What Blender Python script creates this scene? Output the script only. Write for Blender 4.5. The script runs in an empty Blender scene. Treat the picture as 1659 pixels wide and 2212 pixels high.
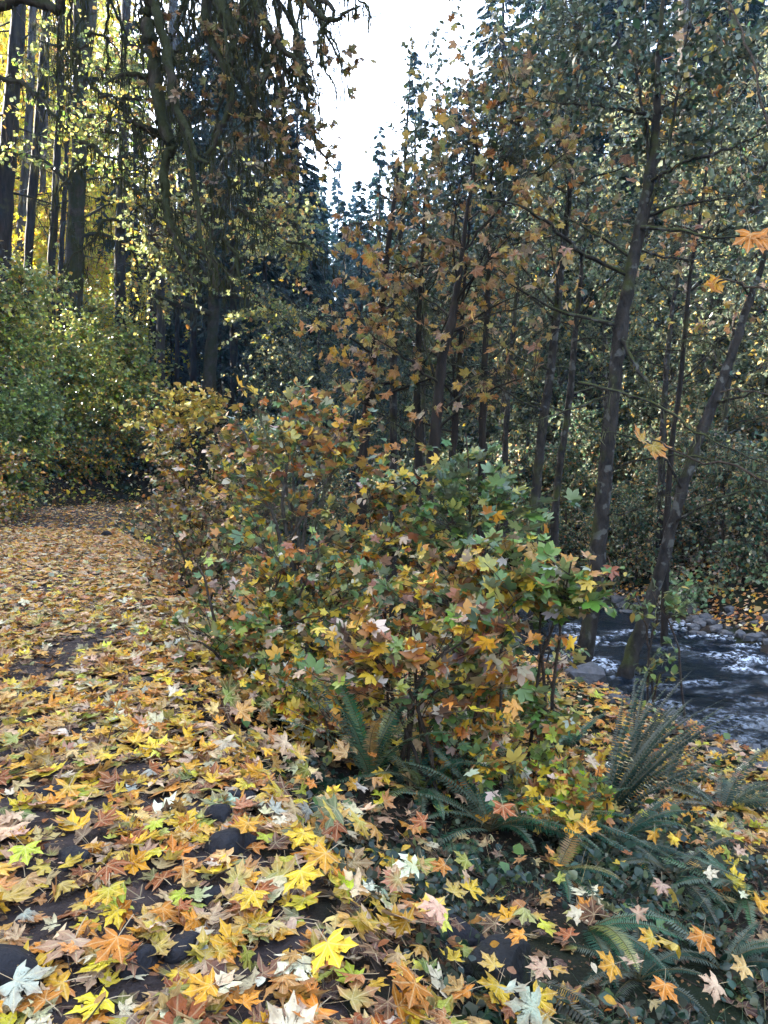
SKY, SUNE, EXPO, HAZE = .15, 5.0, 3.4, .00035
import bpy, math, random
import numpy as np
from math import radians as RAD

rng = np.random.default_rng(11)
random.seed(11)
SC = bpy.context.scene
COL = SC.collection

# ------------------------------------------------------------------ camera
FPX = 1661.0
CAMZ = 1.55
PITCH = math.atan(96 / FPX)
cam_d = bpy.data.cameras.new('camera')
cam = bpy.data.objects.new('camera', cam_d)
COL.objects.link(cam)
cam.location = (0, 0, CAMZ)
cam.rotation_euler = (math.pi / 2 - PITCH, 0, 0)
cam_d.sensor_fit = 'VERTICAL'
cam_d.sensor_height = 36.0
cam_d.lens = 36.0 * FPX / 2212.0
cam_d.clip_end = 2000
cam_d.clip_start = 0.05
SC.camera = cam

CF = np.array([0, math.cos(PITCH), -math.sin(PITCH)])
CU = np.array([0, math.sin(PITCH), math.cos(PITCH)])
CO = np.array([0, 0, CAMZ])

def ray(px, py):
    return np.array([1.0, 0, 0]) * (px - 829.5) / FPX + CF + CU * (1106 - py) / FPX

def at(px, py, Y):
    d = ray(px, py)
    return CO + d * (Y / d[1])

def project(P):
    P = np.asarray(P) - CO
    z = P @ CF
    z = np.where(np.abs(z) < 1e-3, 1e-3, z)
    return 829.5 + P[..., 0] / z * FPX, 1106 - (P @ CU) / z * FPX, z

# ------------------------------------------------------------------ noise
def _hash(ix, iy, seed):
    n = (ix.astype(np.int64) * 374761393 + iy.astype(np.int64) * 668265263 + seed * 1442695041) & 0xFFFFFFFF
    n = ((n ^ (n >> 13)) * 1274126177) & 0xFFFFFFFF
    return ((n ^ (n >> 16)) & 0xFFFF) / 65535.0

def vnoise(x, y, seed=0):
    x = np.asarray(x, float); y = np.asarray(y, float)
    ix = np.floor(x); iy = np.floor(y)
    fx = x - ix; fy = y - iy
    fx = fx * fx * (3 - 2 * fx); fy = fy * fy * (3 - 2 * fy)
    a = _hash(ix, iy, seed); b = _hash(ix + 1, iy, seed)
    c = _hash(ix, iy + 1, seed); d = _hash(ix + 1, iy + 1, seed)
    return (a * (1 - fx) + b * fx) * (1 - fy) + (c * (1 - fx) + d * fx) * fy

def fbm(x, y, seed=0, o=3):
    s = 0; a = 1; t = 0
    for i in range(o):
        s = s + a * vnoise(np.asarray(x) * 2 ** i, np.asarray(y) * 2 ** i, seed + i); t += a; a *= .5
    return s / t

def sm(t):
    t = np.clip(t, 0, 1)
    return t * t * (3 - 2 * t)

# ------------------------------------------------------------------ terrain
PATH = np.array([(0.6, -8), (-0.75, -1), (-1.2, 1.6), (-1.7, 2.75), (-2.6, 4.8), (-4.6, 10.2), (-7.7, 18), (-10.6, 26.5), (-11.0, 30), (-9.6, 33.5), (-6.5, 36.5), (-2.8, 42), (-3.5, 60), (-6, 100), (-12, 400)], float)
RIVER = np.array([(11.8, -8), (9.2, 0), (7.55, 4.5), (5.6, 9.3), (4.1, 13.4), (2.8, 17.3), (1.3, 22), (0.2, 28), (-1.0, 40), (-2.5, 60), (-4, 100), (-7, 400)], float)
PW_R, PW_L, RW = 1.35, 1.75, 2.1
WATER_Z = -1.5

def signed(poly, x, y):
    x = np.asarray(x, float); y = np.asarray(y, float)
    best = np.full(x.shape, 1e9); sg = np.zeros(x.shape)
    for a, b in zip(poly[:-1], poly[1:]):
        d = b - a; L2 = d @ d
        t = np.clip(((x - a[0]) * d[0] + (y - a[1]) * d[1]) / L2, 0, 1)
        qx = x - a[0] - t * d[0]; qy = y - a[1] - t * d[1]
        dist = np.hypot(qx, qy)
        cr = qx * d[1] - qy * d[0]
        m = dist < best
        best = np.where(m, dist, best); sg = np.where(m, np.sign(cr), sg)
    return best * np.where(sg == 0, 1, sg)

def H(x, y):
    x = np.asarray(x, float); y = np.asarray(y, float)
    s = signed(PATH, x, y); r = signed(RIVER, x, y)
    n1 = fbm(x * .5, y * .5, 3) - .5
    n2 = fbm(x * 2.2, y * 2.2, 9) - .5
    hp = .05 * n1 + .05 * n2
    a = -s - PW_L
    hl = 3.4 * sm(a / 5.5) + .17 * np.maximum(a - 4, 0) + sm(a / 2) * (.5 * n1 + .14 * n2)
    a2 = s - PW_R
    b = -r - RW
    t = np.clip(np.maximum(a2, 0) / np.maximum(np.maximum(a2, 0) + np.maximum(b, 0), 1e-3), 0, 1)
    pw = 1.5 + 1.0 * sm((y - 4.0) / 5.0)
    hr = -.24 * sm(a2 / .28) * sm(b / 1.5) * sm((6 - y) / 2) - 1.44 * (1 - (1 - t) ** pw) + sm(a2 / .8) * sm(b / .8) * (.30 * n1 + .16 * n2)
    hv = -1.44 - .5 * np.clip(1 - (r / RW) ** 2, 0, 1)
    c = r - RW
    hf = -1.44 + .75 * sm(c / 1.6) + .46 * np.maximum(c - 2.0, 0) + sm(c / 2) * (.7 * n1 + .2 * n2)
    hf = np.where(hf > 22, 22 + (hf - 22) * .35, hf)
    h = np.where(s < -PW_L, hl + hp * (1 - sm(a / 2)), np.where(s < PW_R, hp, hr + hp * (1 - sm(a2 / .8))))
    h = np.where(r > -RW, hv, h)
    h = np.where(r > RW, hf, h)
    up = .26 * np.maximum(y - 66, 0)
    h = h + np.where(up > 24, 24 + (up - 24) * .1, up)
    u = -x - .56 * y - 7
    shade_hill = .50 * np.maximum(u, 0) * sm((60 - y) / 30) * sm((y + 3) / 12)  # unseen rise added left of the frame to hold off the sun
    return h + np.where(shade_hill > 30, 30 + (shade_hill - 30) * .1, shade_hill)

def hz(x, y):
    return float(H(np.array([x]), np.array([y]))[0])

def normal_at(x, y):
    e = .12
    gx = (H(x + e, y) - H(x - e, y)) / (2 * e); gy = (H(x, y + e) - H(x, y - e)) / (2 * e)
    n = np.stack([-gx, -gy, np.ones_like(gx)], -1)
    return n / np.linalg.norm(n, axis=-1, keepdims=True)

def ground_at(px, py, far=80):
    d = ray(px, py)
    ts = np.concatenate([np.arange(.8, 15, .02), np.arange(15, far, .1)])
    P = CO + ts[:, None] * d / d[1]
    g = P[:, 2] - H(P[:, 0], P[:, 1])
    i = np.argmax(g < 0)
    return P[i] if g[i] < 0 else P[-1]

# ------------------------------------------------------------------ mesh builder
class MB:
    def __init__(s):
        s.V = []; s.L = []; s.K = []; s.C = []; s.U = []; s.M = []; s.n = 0
    def add(s, V, F, col=(.5, .5, .5, .5), uv=None, mat=0):
        V = np.asarray(V, np.float32).reshape(-1, 3)
        F = np.asarray(F, np.int64)
        if not len(V) or not len(F): return
        s.V.append(V); s.L.append((F + s.n).ravel()); s.K.append(np.full(len(F), F.shape[1], np.int32))
        c = np.asarray(col, np.float32)
        if c.ndim == 1:
            if len(c) == 3: c = np.append(c, .5)
            c = np.tile(c, (len(V), 1))
        elif c.shape[1] == 3:
            c = np.concatenate([c, np.full((len(c), 1), .5)], 1)
        s.C.append(c.astype(np.float32))
        u = np.zeros((len(V), 3), np.float32)
        if uv is not None: u[:, :uv.shape[1]] = uv
        s.U.append(u)
        s.M.append(np.full(len(F), mat, np.int32)); s.n += len(V)
    def mesh(s, name, mats, smooth=False):
        me = bpy.data.meshes.new(name)
        if s.n:
            V = np.concatenate(s.V); L = np.concatenate(s.L).astype(np.int32); K = np.concatenate(s.K)
            me.vertices.add(len(V)); me.vertices.foreach_set('co', V.ravel())
            me.loops.add(len(L)); me.loops.foreach_set('vertex_index', L)
            me.polygons.add(len(K))
            st = np.zeros(len(K), np.int32); st[1:] = np.cumsum(K)[:-1]
            me.polygons.foreach_set('loop_start', st)
            me.polygons.foreach_set('material_index', np.concatenate(s.M))
            me.polygons.foreach_set('use_smooth', np.full(len(K), smooth))
            me.update(calc_edges=True)
            a = me.attributes.new('Col', 'FLOAT_COLOR', 'POINT'); a.data.foreach_set('color', np.concatenate(s.C).ravel())
            a = me.attributes.new('luv', 'FLOAT_VECTOR', 'POINT'); a.data.foreach_set('vector', np.concatenate(s.U).ravel())
        for m in (mats if isinstance(mats, (list, tuple)) else [mats]):
            me.materials.append(m)
        return me
    def build(s, name, mats, parent=None, smooth=False, loc=None):
        o = bpy.data.objects.new(name, s.mesh(name, mats, smooth))
        COL.objects.link(o)
        if loc is not None: o.location = loc
        if parent is not None:
            o.parent = parent
            if loc is None: o.location = -np.array(parent.location)   # mesh is in world space
        return o

def tag(o, label=None, cat=None, group=None, kind=None):
    if label: o['label'] = label
    if cat: o['category'] = cat
    if group: o['group'] = group
    if kind: o['kind'] = kind
    return o

def thing(name, loc, label, cat, group=None):
    o = bpy.data.objects.new(name, None); COL.objects.link(o)
    o.empty_display_size = .2
    o.location = [float(v) for v in loc]
    return tag(o, label, cat, group)

def copy_tree(root, loc, rz, sc=1.0, label=None, group=None):
    r = root.copy(); COL.objects.link(r)
    r.location = loc; r.rotation_euler = (0, 0, rz)
    r.scale = (sc, sc, sc) if np.isscalar(sc) else sc
    if label: r['label'] = label
    if group: r['group'] = group
    for ch in list(root.children):
        c = ch.copy(); COL.objects.link(c); c.parent = r
        for g in list(ch.children):
            d = g.copy(); COL.objects.link(d); d.parent = c
    return r

def unit(v):
    v = np.asarray(v, float)
    return v / np.maximum(np.linalg.norm(v, axis=-1, keepdims=True), 1e-9)

# ------------------------------------------------------------------ tubes
def tubes(P, R, ns=6, rough=0.0):
    """P (K,S,3), R (K,S) -> verts, quads"""
    P = np.asarray(P, float); R = np.asarray(R, float)
    if P.ndim == 2: P = P[None]; R = R[None]
    K, S, _ = P.shape
    T = unit(np.gradient(P, axis=1))
    mean = unit(P[:, -1] - P[:, 0])
    ref = np.where(np.abs(mean[:, 2:3]) > .8, np.array([[1., 0, 0]]), np.array([[0, 0, 1.]]))[:, None, :]
    A = unit(np.cross(T, np.broadcast_to(ref, T.shape))); B = np.cross(T, A)
    ang = np.linspace(0, 2 * np.pi, ns, endpoint=False)
    ca = np.cos(ang)[None, None, :, None]; sa = np.sin(ang)[None, None, :, None]
    rr = R[:, :, None, None] * np.ones((1, 1, ns, 1))
    if rough:
        q = rng.normal(0, 1, (K, S, ns, 1))
        q = (q + np.roll(q, 1, 1) + np.roll(q, 1, 2) + np.roll(q, -1, 2)) / 2
        rr = rr * np.clip(1 + rough * q, .5, 1.7)
    V = P[:, :, None, :] + rr * (ca * A[:, :, None, :] + sa * B[:, :, None, :])
    idx = np.arange(K * S * ns).reshape(K, S, ns)
    a = idx[:, :-1]; b = idx[:, 1:]
    F = np.stack([a, np.roll(a, -1, 2), np.roll(b, -1, 2), b], -1).reshape(-1, 4)
    uv = np.zeros((K, S, ns, 2)); uv[..., 0] = np.linspace(0, 1, ns)[None, None]; 
    seg = np.linalg.norm(np.diff(P, axis=1), axis=-1); acc = np.concatenate([np.zeros((K, 1)), np.cumsum(seg, 1)], 1)
    uv[..., 1] = acc[:, :, None]
    return V.reshape(-1, 3), F, uv.reshape(-1, 2)

def resample(pts, S, jitter=0.0):
    pts = np.asarray(pts, float)
    # catmull-rom through the points
    n = len(pts)
    ext = np.vstack([2 * pts[0] - pts[1], pts, 2 * pts[-1] - pts[-2]])
    out = []
    for u in np.linspace(0, n - 1 - 1e-6, S):
        i = int(u); t = u - i
        p0, p1, p2, p3 = ext[i:i + 4]
        out.append(.5 * (2 * p1 + (p2 - p0) * t + (2 * p0 - 5 * p1 + 4 * p2 - p3) * t * t + (3 * p1 - p0 - 3 * p2 + p3) * t ** 3))
    out = np.array(out)
    if jitter:
        j = rng.normal(0, jitter, out.shape); j[0] = 0
        out = out + j
    return out

def lerp_r(rs, S):
    return np.interp(np.linspace(0, 1, S), np.linspace(0, 1, len(rs)), rs)

def limb_path(p0, d0, L, S=8, wander=.12, grav=0.0):
    p = np.array(p0, float); d = unit(np.array(d0, float)); out = [p.copy()]
    for i in range(S - 1):
        d = unit(d + rng.normal(0, wander, 3) + np.array([0, 0, grav]))
        p = p + d * L / (S - 1); out.append(p.copy())
    return np.array(out)

# ------------------------------------------------------------------ leaf templates
def maple_outline(seed=0, wide=1.0):
    r = np.random.default_rng(seed)
    def lobe(ang, l, w, teeth=True, half=None):
        a = RAD(ang); u = np.array([math.sin(a), math.cos(a)]); n = np.array([-math.cos(a), math.sin(a)])
        inner = [.50 * u + .62 * w * n, .66 * u + 1.25 * w * n, .74 * u + .62 * w * n]
        outer = [.72 * u - .62 * w * n, .62 * u - 1.3 * w * n, .48 * u - .7 * w * n]
        if not teeth: inner = [.62 * u + .8 * w * n]; outer = [.55 * u - .9 * w * n]
        return [p * l for p in inner], u * l, [p * l for p in outer]
    pts = []
    side = {}
    for sgn in (1, -1):
        j = lambda s=.03: 1 + r.normal(0, s)
        i0, t0, o0 = lobe(0, 1.0 * j(), .185 * wide)
        i1, t1, o1 = lobe(46 * j(), .93 * j(.05), .19 * wide)
        i2, t2, o2 = lobe(102 * j(), .66 * j(.06), .2 * wide, teeth=False)
        s01 = np.array([math.sin(RAD(24)), math.cos(RAD(24))]) * .50 * j(.08)
        s12 = np.array([math.sin(RAD(76)), math.cos(RAD(76))]) * .41 * j(.08)
        seq = [p for p in reversed([q * np.array([-1, 1]) for q in i0])]   # central lobe's right side, tip to base
        half = seq + [s01] + i1 + [t1] + o1 + [s12] + i2 + [t2] + o2 + [np.array([.07, -.10])]
        side[sgn] = (t0, [p * np.array([sgn, 1]) for p in half])
    out = [side[1][0]] + side[1][1] + [np.array([0, -.02])] + side[-1][1][::-1]
    return np.array(out)

AX = [0, 46, -46, 102, -102]

def shape_z(xy, cup, droop, pleat, tw, r):
    x, y = xy[:, 0], xy[:, 1]
    rad = np.hypot(x, y - .1)
    ang = np.degrees(np.arctan2(x, y - .02))
    d = np.min(np.abs(ang[:, None] - np.array(AX)[None]), axis=1)
    z = cup * rad ** 2 - droop * y ** 2 + .6 * pleat * np.minimum(d, 25) / 25 * rad * .35 + tw * x * y
    ph = r.uniform(0, 6.28, 3)
    z = z * .72 + .045 * np.sin(x * 6 + ph[0]) * np.cos(y * 5 + ph[1]) + .03 * np.sin(ang / 60 + ph[2]) * rad
    return z

def maple_leaf(seed, lod=0, cup=0, droop=0, pleat=.1, tw=0, fold=0, stem=True):
    r = np.random.default_rng(seed)
    o = maple_outline(seed)
    c = np.array([0, .12])
    if lod >= 1:   # tips, teeth and hollows only
        n = len(o)
        keep = [0, 2, 4, 6, 8, 10, 12, 14, 15, 17, 18, 20, 22, 24, 25, 27, 29]
        keep = sorted(set(k for k in (0, 2, 4, 6, 8, 10, 12, 14, 16, 17) if k < n // 2 + 1))
        keep = keep + [n - k for k in reversed(keep) if 0 < k < n - k]
        keep = sorted(set(keep)); o = o[keep]
    n = len(o)
    if lod == 0:
        m = c + (o - c) * .52
        xy = np.vstack([[c], m, o])
        F = []
        for i in range(n):
            j = (i + 1) % n
            F += [(0, 1 + j, 1 + i), (1 + i, 1 + j, 1 + n + j), (1 + i, 1 + n + j, 1 + n + i)]
    else:
        xy = np.vstack([[c], o])
        F = [(0, 1 + (i + 1) % n, 1 + i) for i in range(n)]
    z = shape_z(xy, cup, droop, pleat, tw, r)
    V = np.column_stack([xy, z])
    if fold:   # fold one side up along the midrib
        s = V[:, 0] * fold
        up = np.maximum(s, 0)
        V[:, 2] += up * .8; V[:, 0] -= np.sign(fold) * up * .45
    uv = xy.copy()
    if stem:
        k = len(V); b = r.normal(0, .12)
        st = np.array([[0, -.02], [b * .4, -.30], [b, -.62 - .2 * r.random()]])
        zz = np.array([0, .02, -.03 + .1 * r.random()])
        w = .013
        A = np.column_stack([st[:, 0] - w, st[:, 1], zz]); B = np.column_stack([st[:, 0] + w, st[:, 1], zz + .012])
        V = np.vstack([V, A, B])
        uv = np.vstack([uv, np.full((6, 2), 9.0)])
        F += [(k, k + 3, k + 4), (k, k + 4, k + 1), (k + 1, k + 4, k + 5), (k + 1, k + 5, k + 2)]
    return V, np.array(F), uv

def oval_leaf(fold=.18, droop=.15, w=.32, seg=3):
    ys = np.linspace(0, 1, seg + 2)
    ww = w * np.sin(np.pi * ys ** .85) ** .8
    V = []; uv = []
    for y, q in zip(ys[1:-1], ww[1:-1]):
        V += [(-q, y, fold * q - droop * y * y), (0, y, -droop * y * y), (q, y, fold * q - droop * y * y)]
    V = [(0, 0, 0)] + V + [(0, 1, -droop)]
    F = [(0, 2, 1), (0, 3, 2)]
    for k in range(seg - 1):
        a = 1 + 3 * k; b = a + 3
        F += [(a, a + 1, b + 1), (a, b + 1, b), (a + 1, a + 2, b + 2), (a + 1, b + 2, b + 1)]
    a = 1 + 3 * (seg - 1); t = len(V) - 1
    F += [(a, a + 1, t), (a + 1, a + 2, t)]
    V = np.array(V, float)
    return V, np.array(F), V[:, :2] + np.array([20., 0])

def tri_leaf(w=.36, fold=.15):
    V = np.array([(0, 0, 0), (-w, .5, fold * w), (0, 1, -.1), (w, .5, fold * w)], float)
    return V, np.array([(0, 2, 1), (0, 3, 2)]), V[:, :2] + np.array([20., 0])

ML0 = [maple_leaf(100 + i, 0, *p) for i, p in enumerate([
    (.05, .0, .10, .0), (.35, .05, .25, .1), (-.25, .1, -.1, .1), (-.45, .0, .2, -.2), (.1, .25, .15, .25), (.55, -.1, .1, 0.), (-.1, -.2, .3, .1),
    (.75, .1, .25, .3), (0, .1, .22, -.15), (-.5, -.15, .1, .2)])]
ML0 += [maple_leaf(120, 0, .15, 0, .15, .1, fold=1), maple_leaf(121, 0, .1, .2, .1, .1, fold=-1)]
ML1 = [maple_leaf(140 + i, 1, *p, stem=False) for i, p in enumerate([(.05, .0, .1, .0), (.35, .05, .25, .1), (-.3, .1, -.1, .1), (-.5, .1, .2, -.2), (.2, .3, .15, .25), (.6, -.1, .1, 0.)])]
OV = [oval_leaf(.2, .15), oval_leaf(.1, .35), oval_leaf(.35, .05, .28)]
OV2 = [oval_leaf(.2, .2, .42, 2), oval_leaf(.3, .05, .46, 2)]
TL = [tri_leaf(.30, .2), tri_leaf(.36, -.2), tri_leaf(.26, .3)]

def put_leaves(mb, tm, pos, tip, nrm, size, col, mat=0, which=None):
    """tm: list of templates; pos, tip, nrm (N,3); size (N,); col (N,3)"""
    N = len(pos)
    if not N: return
    Y = unit(tip); Z = unit(nrm - (nrm * Y).sum(-1, keepdims=True) * Y); X = np.cross(Y, Z)
    if which is None: which = rng.integers(0, len(tm), N)
    rnd = rng.random(N)
    for k, (V, F, uv) in enumerate(tm):
        m = np.where(which == k)[0]
        if not len(m): continue
        Rm = np.stack([X[m], Y[m], Z[m]], -1)           # columns
        W = np.einsum('nij,vj->nvi', Rm, V) * size[m][:, None, None] + pos[m][:, None, :]
        nv = len(V)
        FF = (F[None] + (np.arange(len(m)) * nv)[:, None, None]).reshape(-1, F.shape[1])
        C = np.concatenate([np.repeat(col[m], nv, 0), np.repeat(rnd[m], nv)[:, None]], 1)
        mb.add(W.reshape(-1, 3), FF, C, np.tile(uv, (len(m), 1)), mat)

def pick(pal, n, jit=.16, hue=.08):
    """pal: list of (weight, (r,g,b))"""
    w = np.array([p[0] for p in pal], float); w /= w.sum()
    c = np.array([p[1] for p in pal])
    i = rng.choice(len(pal), n, p=w)
    out = c[i] * np.exp(rng.normal(0, jit, (n, 1))) * np.exp(rng.normal(0, hue, (n, 3)))
    return np.clip(out, .004, .85), i

# ------------------------------------------------------------------ materials
def newmat(name):
    m = bpy.data.materials.new(name); m.use_nodes = True
    nt = m.node_tree; nt.nodes.clear()
    return m, nt, nt.nodes.new, nt.links.new

def math_node(nt, op, a, b=None, clamp=False):
    n = nt.nodes.new('ShaderNodeMath'); n.operation = op; n.use_clamp = clamp
    for i, v in enumerate((a, b)):
        if v is None: continue
        if isinstance(v, (int, float)): n.inputs[i].default_value = v
        else: nt.links.new(v, n.inputs[i])
    return n.outputs[0]

def mixc(nt, fac, a, b, mode='MIX'):
    n = nt.nodes.new('ShaderNodeMix'); n.data_type = 'RGBA'; n.blend_type = mode
    for s, v in ((n.inputs[0], fac), (n.inputs[6], a), (n.inputs[7], b)):
        if isinstance(v, (int, float)): s.default_value = v
        elif isinstance(v, tuple): s.default_value = (*v, 1)
        else: nt.links.new(v, s)
    return n.outputs[2]

def leaf_material(name, trans=.35, rough=.45, detail=True, back=.35, spec=.5, objcol=False):
    m, nt, N, Lk = newmat(name)
    at_ = N('ShaderNodeAttribute'); at_.attribute_name = 'Col'
    uv = N('ShaderNodeAttribute'); uv.attribute_name = 'luv'
    col = at_.outputs['Color']; rnd = at_.outputs['Alpha']
    if objcol:
        oi = N('ShaderNodeObjectInfo'); col = mixc(nt, 1.0, col, oi.outputs['Color'], 'MULTIPLY')
    if detail:
        sc = N('ShaderNodeVectorMath'); sc.operation = 'ADD'
        Lk(uv.outputs['Vector'], sc.inputs[0])
        cb = N('ShaderNodeCombineXYZ'); Lk(math_node(nt, 'MULTIPLY', rnd, 57.0), cb.inputs[2]); Lk(cb.outputs[0], sc.inputs[1])
        nz = N('ShaderNodeTexNoise'); nz.inputs['Scale'].default_value = 3.2; nz.inputs['Detail'].default_value = 5; Lk(sc.outputs[0], nz.inputs['Vector'])
        # blotches drift towards brown or a paler tone
        f = N('ShaderNodeMapRange'); f.inputs[1].default_value = .52; f.inputs[2].default_value = .74; Lk(nz.outputs['Fac'], f.inputs[0])
        brown = mixc(nt, .62, col, (.16, .06, .02))
        col = mixc(nt, math_node(nt, 'MULTIPLY', f.outputs[0], .8), col, brown)
        nz2 = N('ShaderNodeTexNoise'); nz2.inputs['Scale'].default_value = 14; nz2.inputs['Detail'].default_value = 2; Lk(sc.outputs[0], nz2.inputs['Vector'])
        f2 = N('ShaderNodeMapRange'); f2.inputs[1].default_value = .66; f2.inputs[2].default_value = .72; Lk(nz2.outputs['Fac'], f2.inputs[0])
        col = mixc(nt, math_node(nt, 'MULTIPLY', f2.outputs[0], .75), col, (.035, .018, .012))
        f3 = N('ShaderNodeMapRange'); f3.inputs[1].default_value = .30; f3.inputs[2].default_value = .5; f3.inputs[3].default_value = 1.25; f3.inputs[4].default_value = .95; Lk(nz.outputs['Fac'], f3.inputs[0])
        vv = N('ShaderNodeCombineXYZ')
        for k in range(3): Lk(f3.outputs[0], vv.inputs[k])
        col = mixc(nt, 1.0, col, vv.outputs[0], 'MULTIPLY')
        rad0 = N('ShaderNodeVectorMath'); rad0.operation = 'LENGTH'; Lk(uv.outputs['Vector'], rad0.inputs[0])
        # margins dry out first, some leaves keep a greener heart
        nz3 = N('ShaderNodeTexNoise'); nz3.inputs['Scale'].default_value = 1.7; nz3.inputs['Detail'].default_value = 3; Lk(sc.outputs[0], nz3.inputs['Vector'])
        e1 = N('ShaderNodeMapRange'); e1.inputs[1].default_value = .75; e1.inputs[2].default_value = 1.35; Lk(math_node(nt, 'ADD', rad0.outputs['Value'], nz3.outputs['Fac']), e1.inputs[0])
        r2 = math_node(nt, 'FRACT', math_node(nt, 'MULTIPLY', rnd, 37.7))
        col = mixc(nt, math_node(nt, 'MULTIPLY', e1.outputs[0], math_node(nt, 'MULTIPLY', r2, .85)), col, mixc(nt, .7, col, (.30, .11, .025)))
        e2 = N('ShaderNodeMapRange'); e2.inputs[1].default_value = .95; e2.inputs[2].default_value = .45; Lk(math_node(nt, 'ADD', rad0.outputs['Value'], math_node(nt, 'MULTIPLY', nz3.outputs['Fac'], .5)), e2.inputs[0])
        r3 = math_node(nt, 'GREATER_THAN', math_node(nt, 'FRACT', math_node(nt, 'MULTIPLY', rnd, 91.3)), .84)
        col = mixc(nt, math_node(nt, 'MULTIPLY', e2.outputs[0], math_node(nt, 'MULTIPLY', r3, .55)), col, (.26, .30, .03))
        # veins along the five lobes
        sp = N('ShaderNodeSeparateXYZ'); Lk(uv.outputs['Vector'], sp.inputs[0])
        ang = math_node(nt, 'ARCTAN2', sp.outputs[0], sp.outputs[1])
        rad = N('ShaderNodeVectorMath'); rad.operation = 'LENGTH'; Lk(uv.outputs['Vector'], rad.inputs[0])
        aa = math_node(nt, 'ABSOLUTE', ang)
        d = None
        for k in (0, 46, 102):
            q = math_node(nt, 'ABSOLUTE', math_node(nt, 'SUBTRACT', aa, RAD(k)))
            d = q if d is None else math_node(nt, 'MINIMUM', d, q)
        dist = math_node(nt, 'MULTIPLY', d, rad.outputs['Value'])
        vf = N('ShaderNodeMapRange'); vf.inputs[1].default_value = .008; vf.inputs[2].default_value = .03; vf.inputs[3].default_value = .55; vf.inputs[4].default_value = 0; Lk(dist, vf.inputs[0])
        col = mixc(nt, vf.outputs[0], col, mixc(nt, .55, col, (.72, .60, .32)))
        isst = math_node(nt, 'GREATER_THAN', sp.outputs[1], 8.0)
        col = mixc(nt, isst, col, (.42, .30, .16))
    hgt = nz2.outputs['Fac'] if detail else None
    ge = N('ShaderNodeNewGeometry')
    bc = mixc(nt, .5, col, (.46, .43, .33))
    col = mixc(nt, math_node(nt, 'MULTIPLY', ge.outputs['Backfacing'], back * 2), col, bc)
    p = N('ShaderNodeBsdfPrincipled'); p.inputs['Roughness'].default_value = rough; p.inputs['Specular IOR Level'].default_value = spec
    Lk(col, p.inputs['Base Color'])
    if detail:
        bpn = N('ShaderNodeBump'); bpn.inputs['Strength'].default_value = .55; bpn.inputs['Distance'].default_value = .012
        Lk(math_node(nt, 'ADD', hgt, math_node(nt, 'MULTIPLY', nz.outputs['Fac'], 1.5)), bpn.inputs['Height']); Lk(bpn.outputs[0], p.inputs['Normal'])
    t = N('ShaderNodeBsdfTranslucent'); Lk(col, t.inputs['Color'])
    mx = N('ShaderNodeMixShader'); mx.inputs[0].default_value = trans
    Lk(p.outputs[0], mx.inputs[1]); Lk(t.outputs[0], mx.inputs[2])
    out = N('ShaderNodeOutputMaterial'); Lk(mx.outputs[0], out.inputs[0])
    return m

def bark_material(name, c1, c2, moss=None, moss_amt=.5, patch=None, scale=6.0, stretch=.25):
    m, nt, N, Lk = newmat(name)
    tc = N('ShaderNodeNewGeometry')
    mp = N('ShaderNodeMapping'); mp.inputs['Scale'].default_value = (1, 1, stretch); Lk(tc.outputs['Position'], mp.inputs[0])
    nz = N('ShaderNodeTexNoise'); nz.inputs['Scale'].default_value = scale; nz.inputs['Detail'].default_value = 7; nz.inputs['Roughness'].default_value = .65; Lk(mp.outputs[0], nz.inputs['Vector'])
    cr = N('ShaderNodeMapRange'); cr.inputs[1].default_value = .35; cr.inputs[2].default_value = .68; Lk(nz.outputs['Fac'], cr.inputs[0])
    col = mixc(nt, cr.outputs[0], tuple(c1), tuple(c2))
    if patch:   # lichen patches
        n2 = N('ShaderNodeTexNoise'); n2.inputs['Scale'].default_value = 5.5; n2.inputs['Detail'].default_value = 3; Lk(tc.outputs['Position'], n2.inputs['Vector'])
        f = N('ShaderNodeMapRange'); f.inputs[1].default_value = .58; f.inputs[2].default_value = .63; Lk(n2.outputs['Fac'], f.inputs[0])
        col = mixc(nt, math_node(nt, 'MULTIPLY', f.outputs[0], .8), col, tuple(patch))
    if moss:
        n3 = N('ShaderNodeTexNoise'); n3.inputs['Scale'].default_value = 2.2; n3.inputs['Detail'].default_value = 6; Lk(tc.outputs['Position'], n3.inputs['Vector'])
        sp = N('ShaderNodeSeparateXYZ'); Lk(tc.outputs['Normal'], sp.inputs[0])
        v = math_node(nt, 'ADD', n3.outputs['Fac'], math_node(nt, 'MULTIPLY', sp.outputs[2], .28))
        f = N('ShaderNodeMapRange'); f.inputs[1].default_value = .75 - .5 * moss_amt; f.inputs[2].default_value = .9 - .5 * moss_amt; Lk(v, f.inputs[0])
        n4 = N('ShaderNodeTexNoise'); n4.inputs['Scale'].default_value = 30; Lk(tc.outputs['Position'], n4.inputs['Vector'])
        mc = mixc(nt, n4.outputs['Fac'], tuple(np.array(moss) * .5), tuple(np.array(moss) * 1.5))
        col = mixc(nt, f.outputs[0], col, mc)
    p = N('ShaderNodeBsdfPrincipled'); p.inputs['Roughness'].default_value = .85; p.inputs['Specular IOR Level'].default_value = .25
    Lk(col, p.inputs['Base Color'])
    bp = N('ShaderNodeBump'); bp.inputs['Strength'].default_value = 1.0; bp.inputs['Distance'].default_value = .06; Lk(nz.outputs['Fac'], bp.inputs['Height']); Lk(bp.outputs[0], p.inputs['Normal'])
    out = N('ShaderNodeOutputMaterial'); Lk(p.outputs[0], out.inputs[0])
    return m

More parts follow.
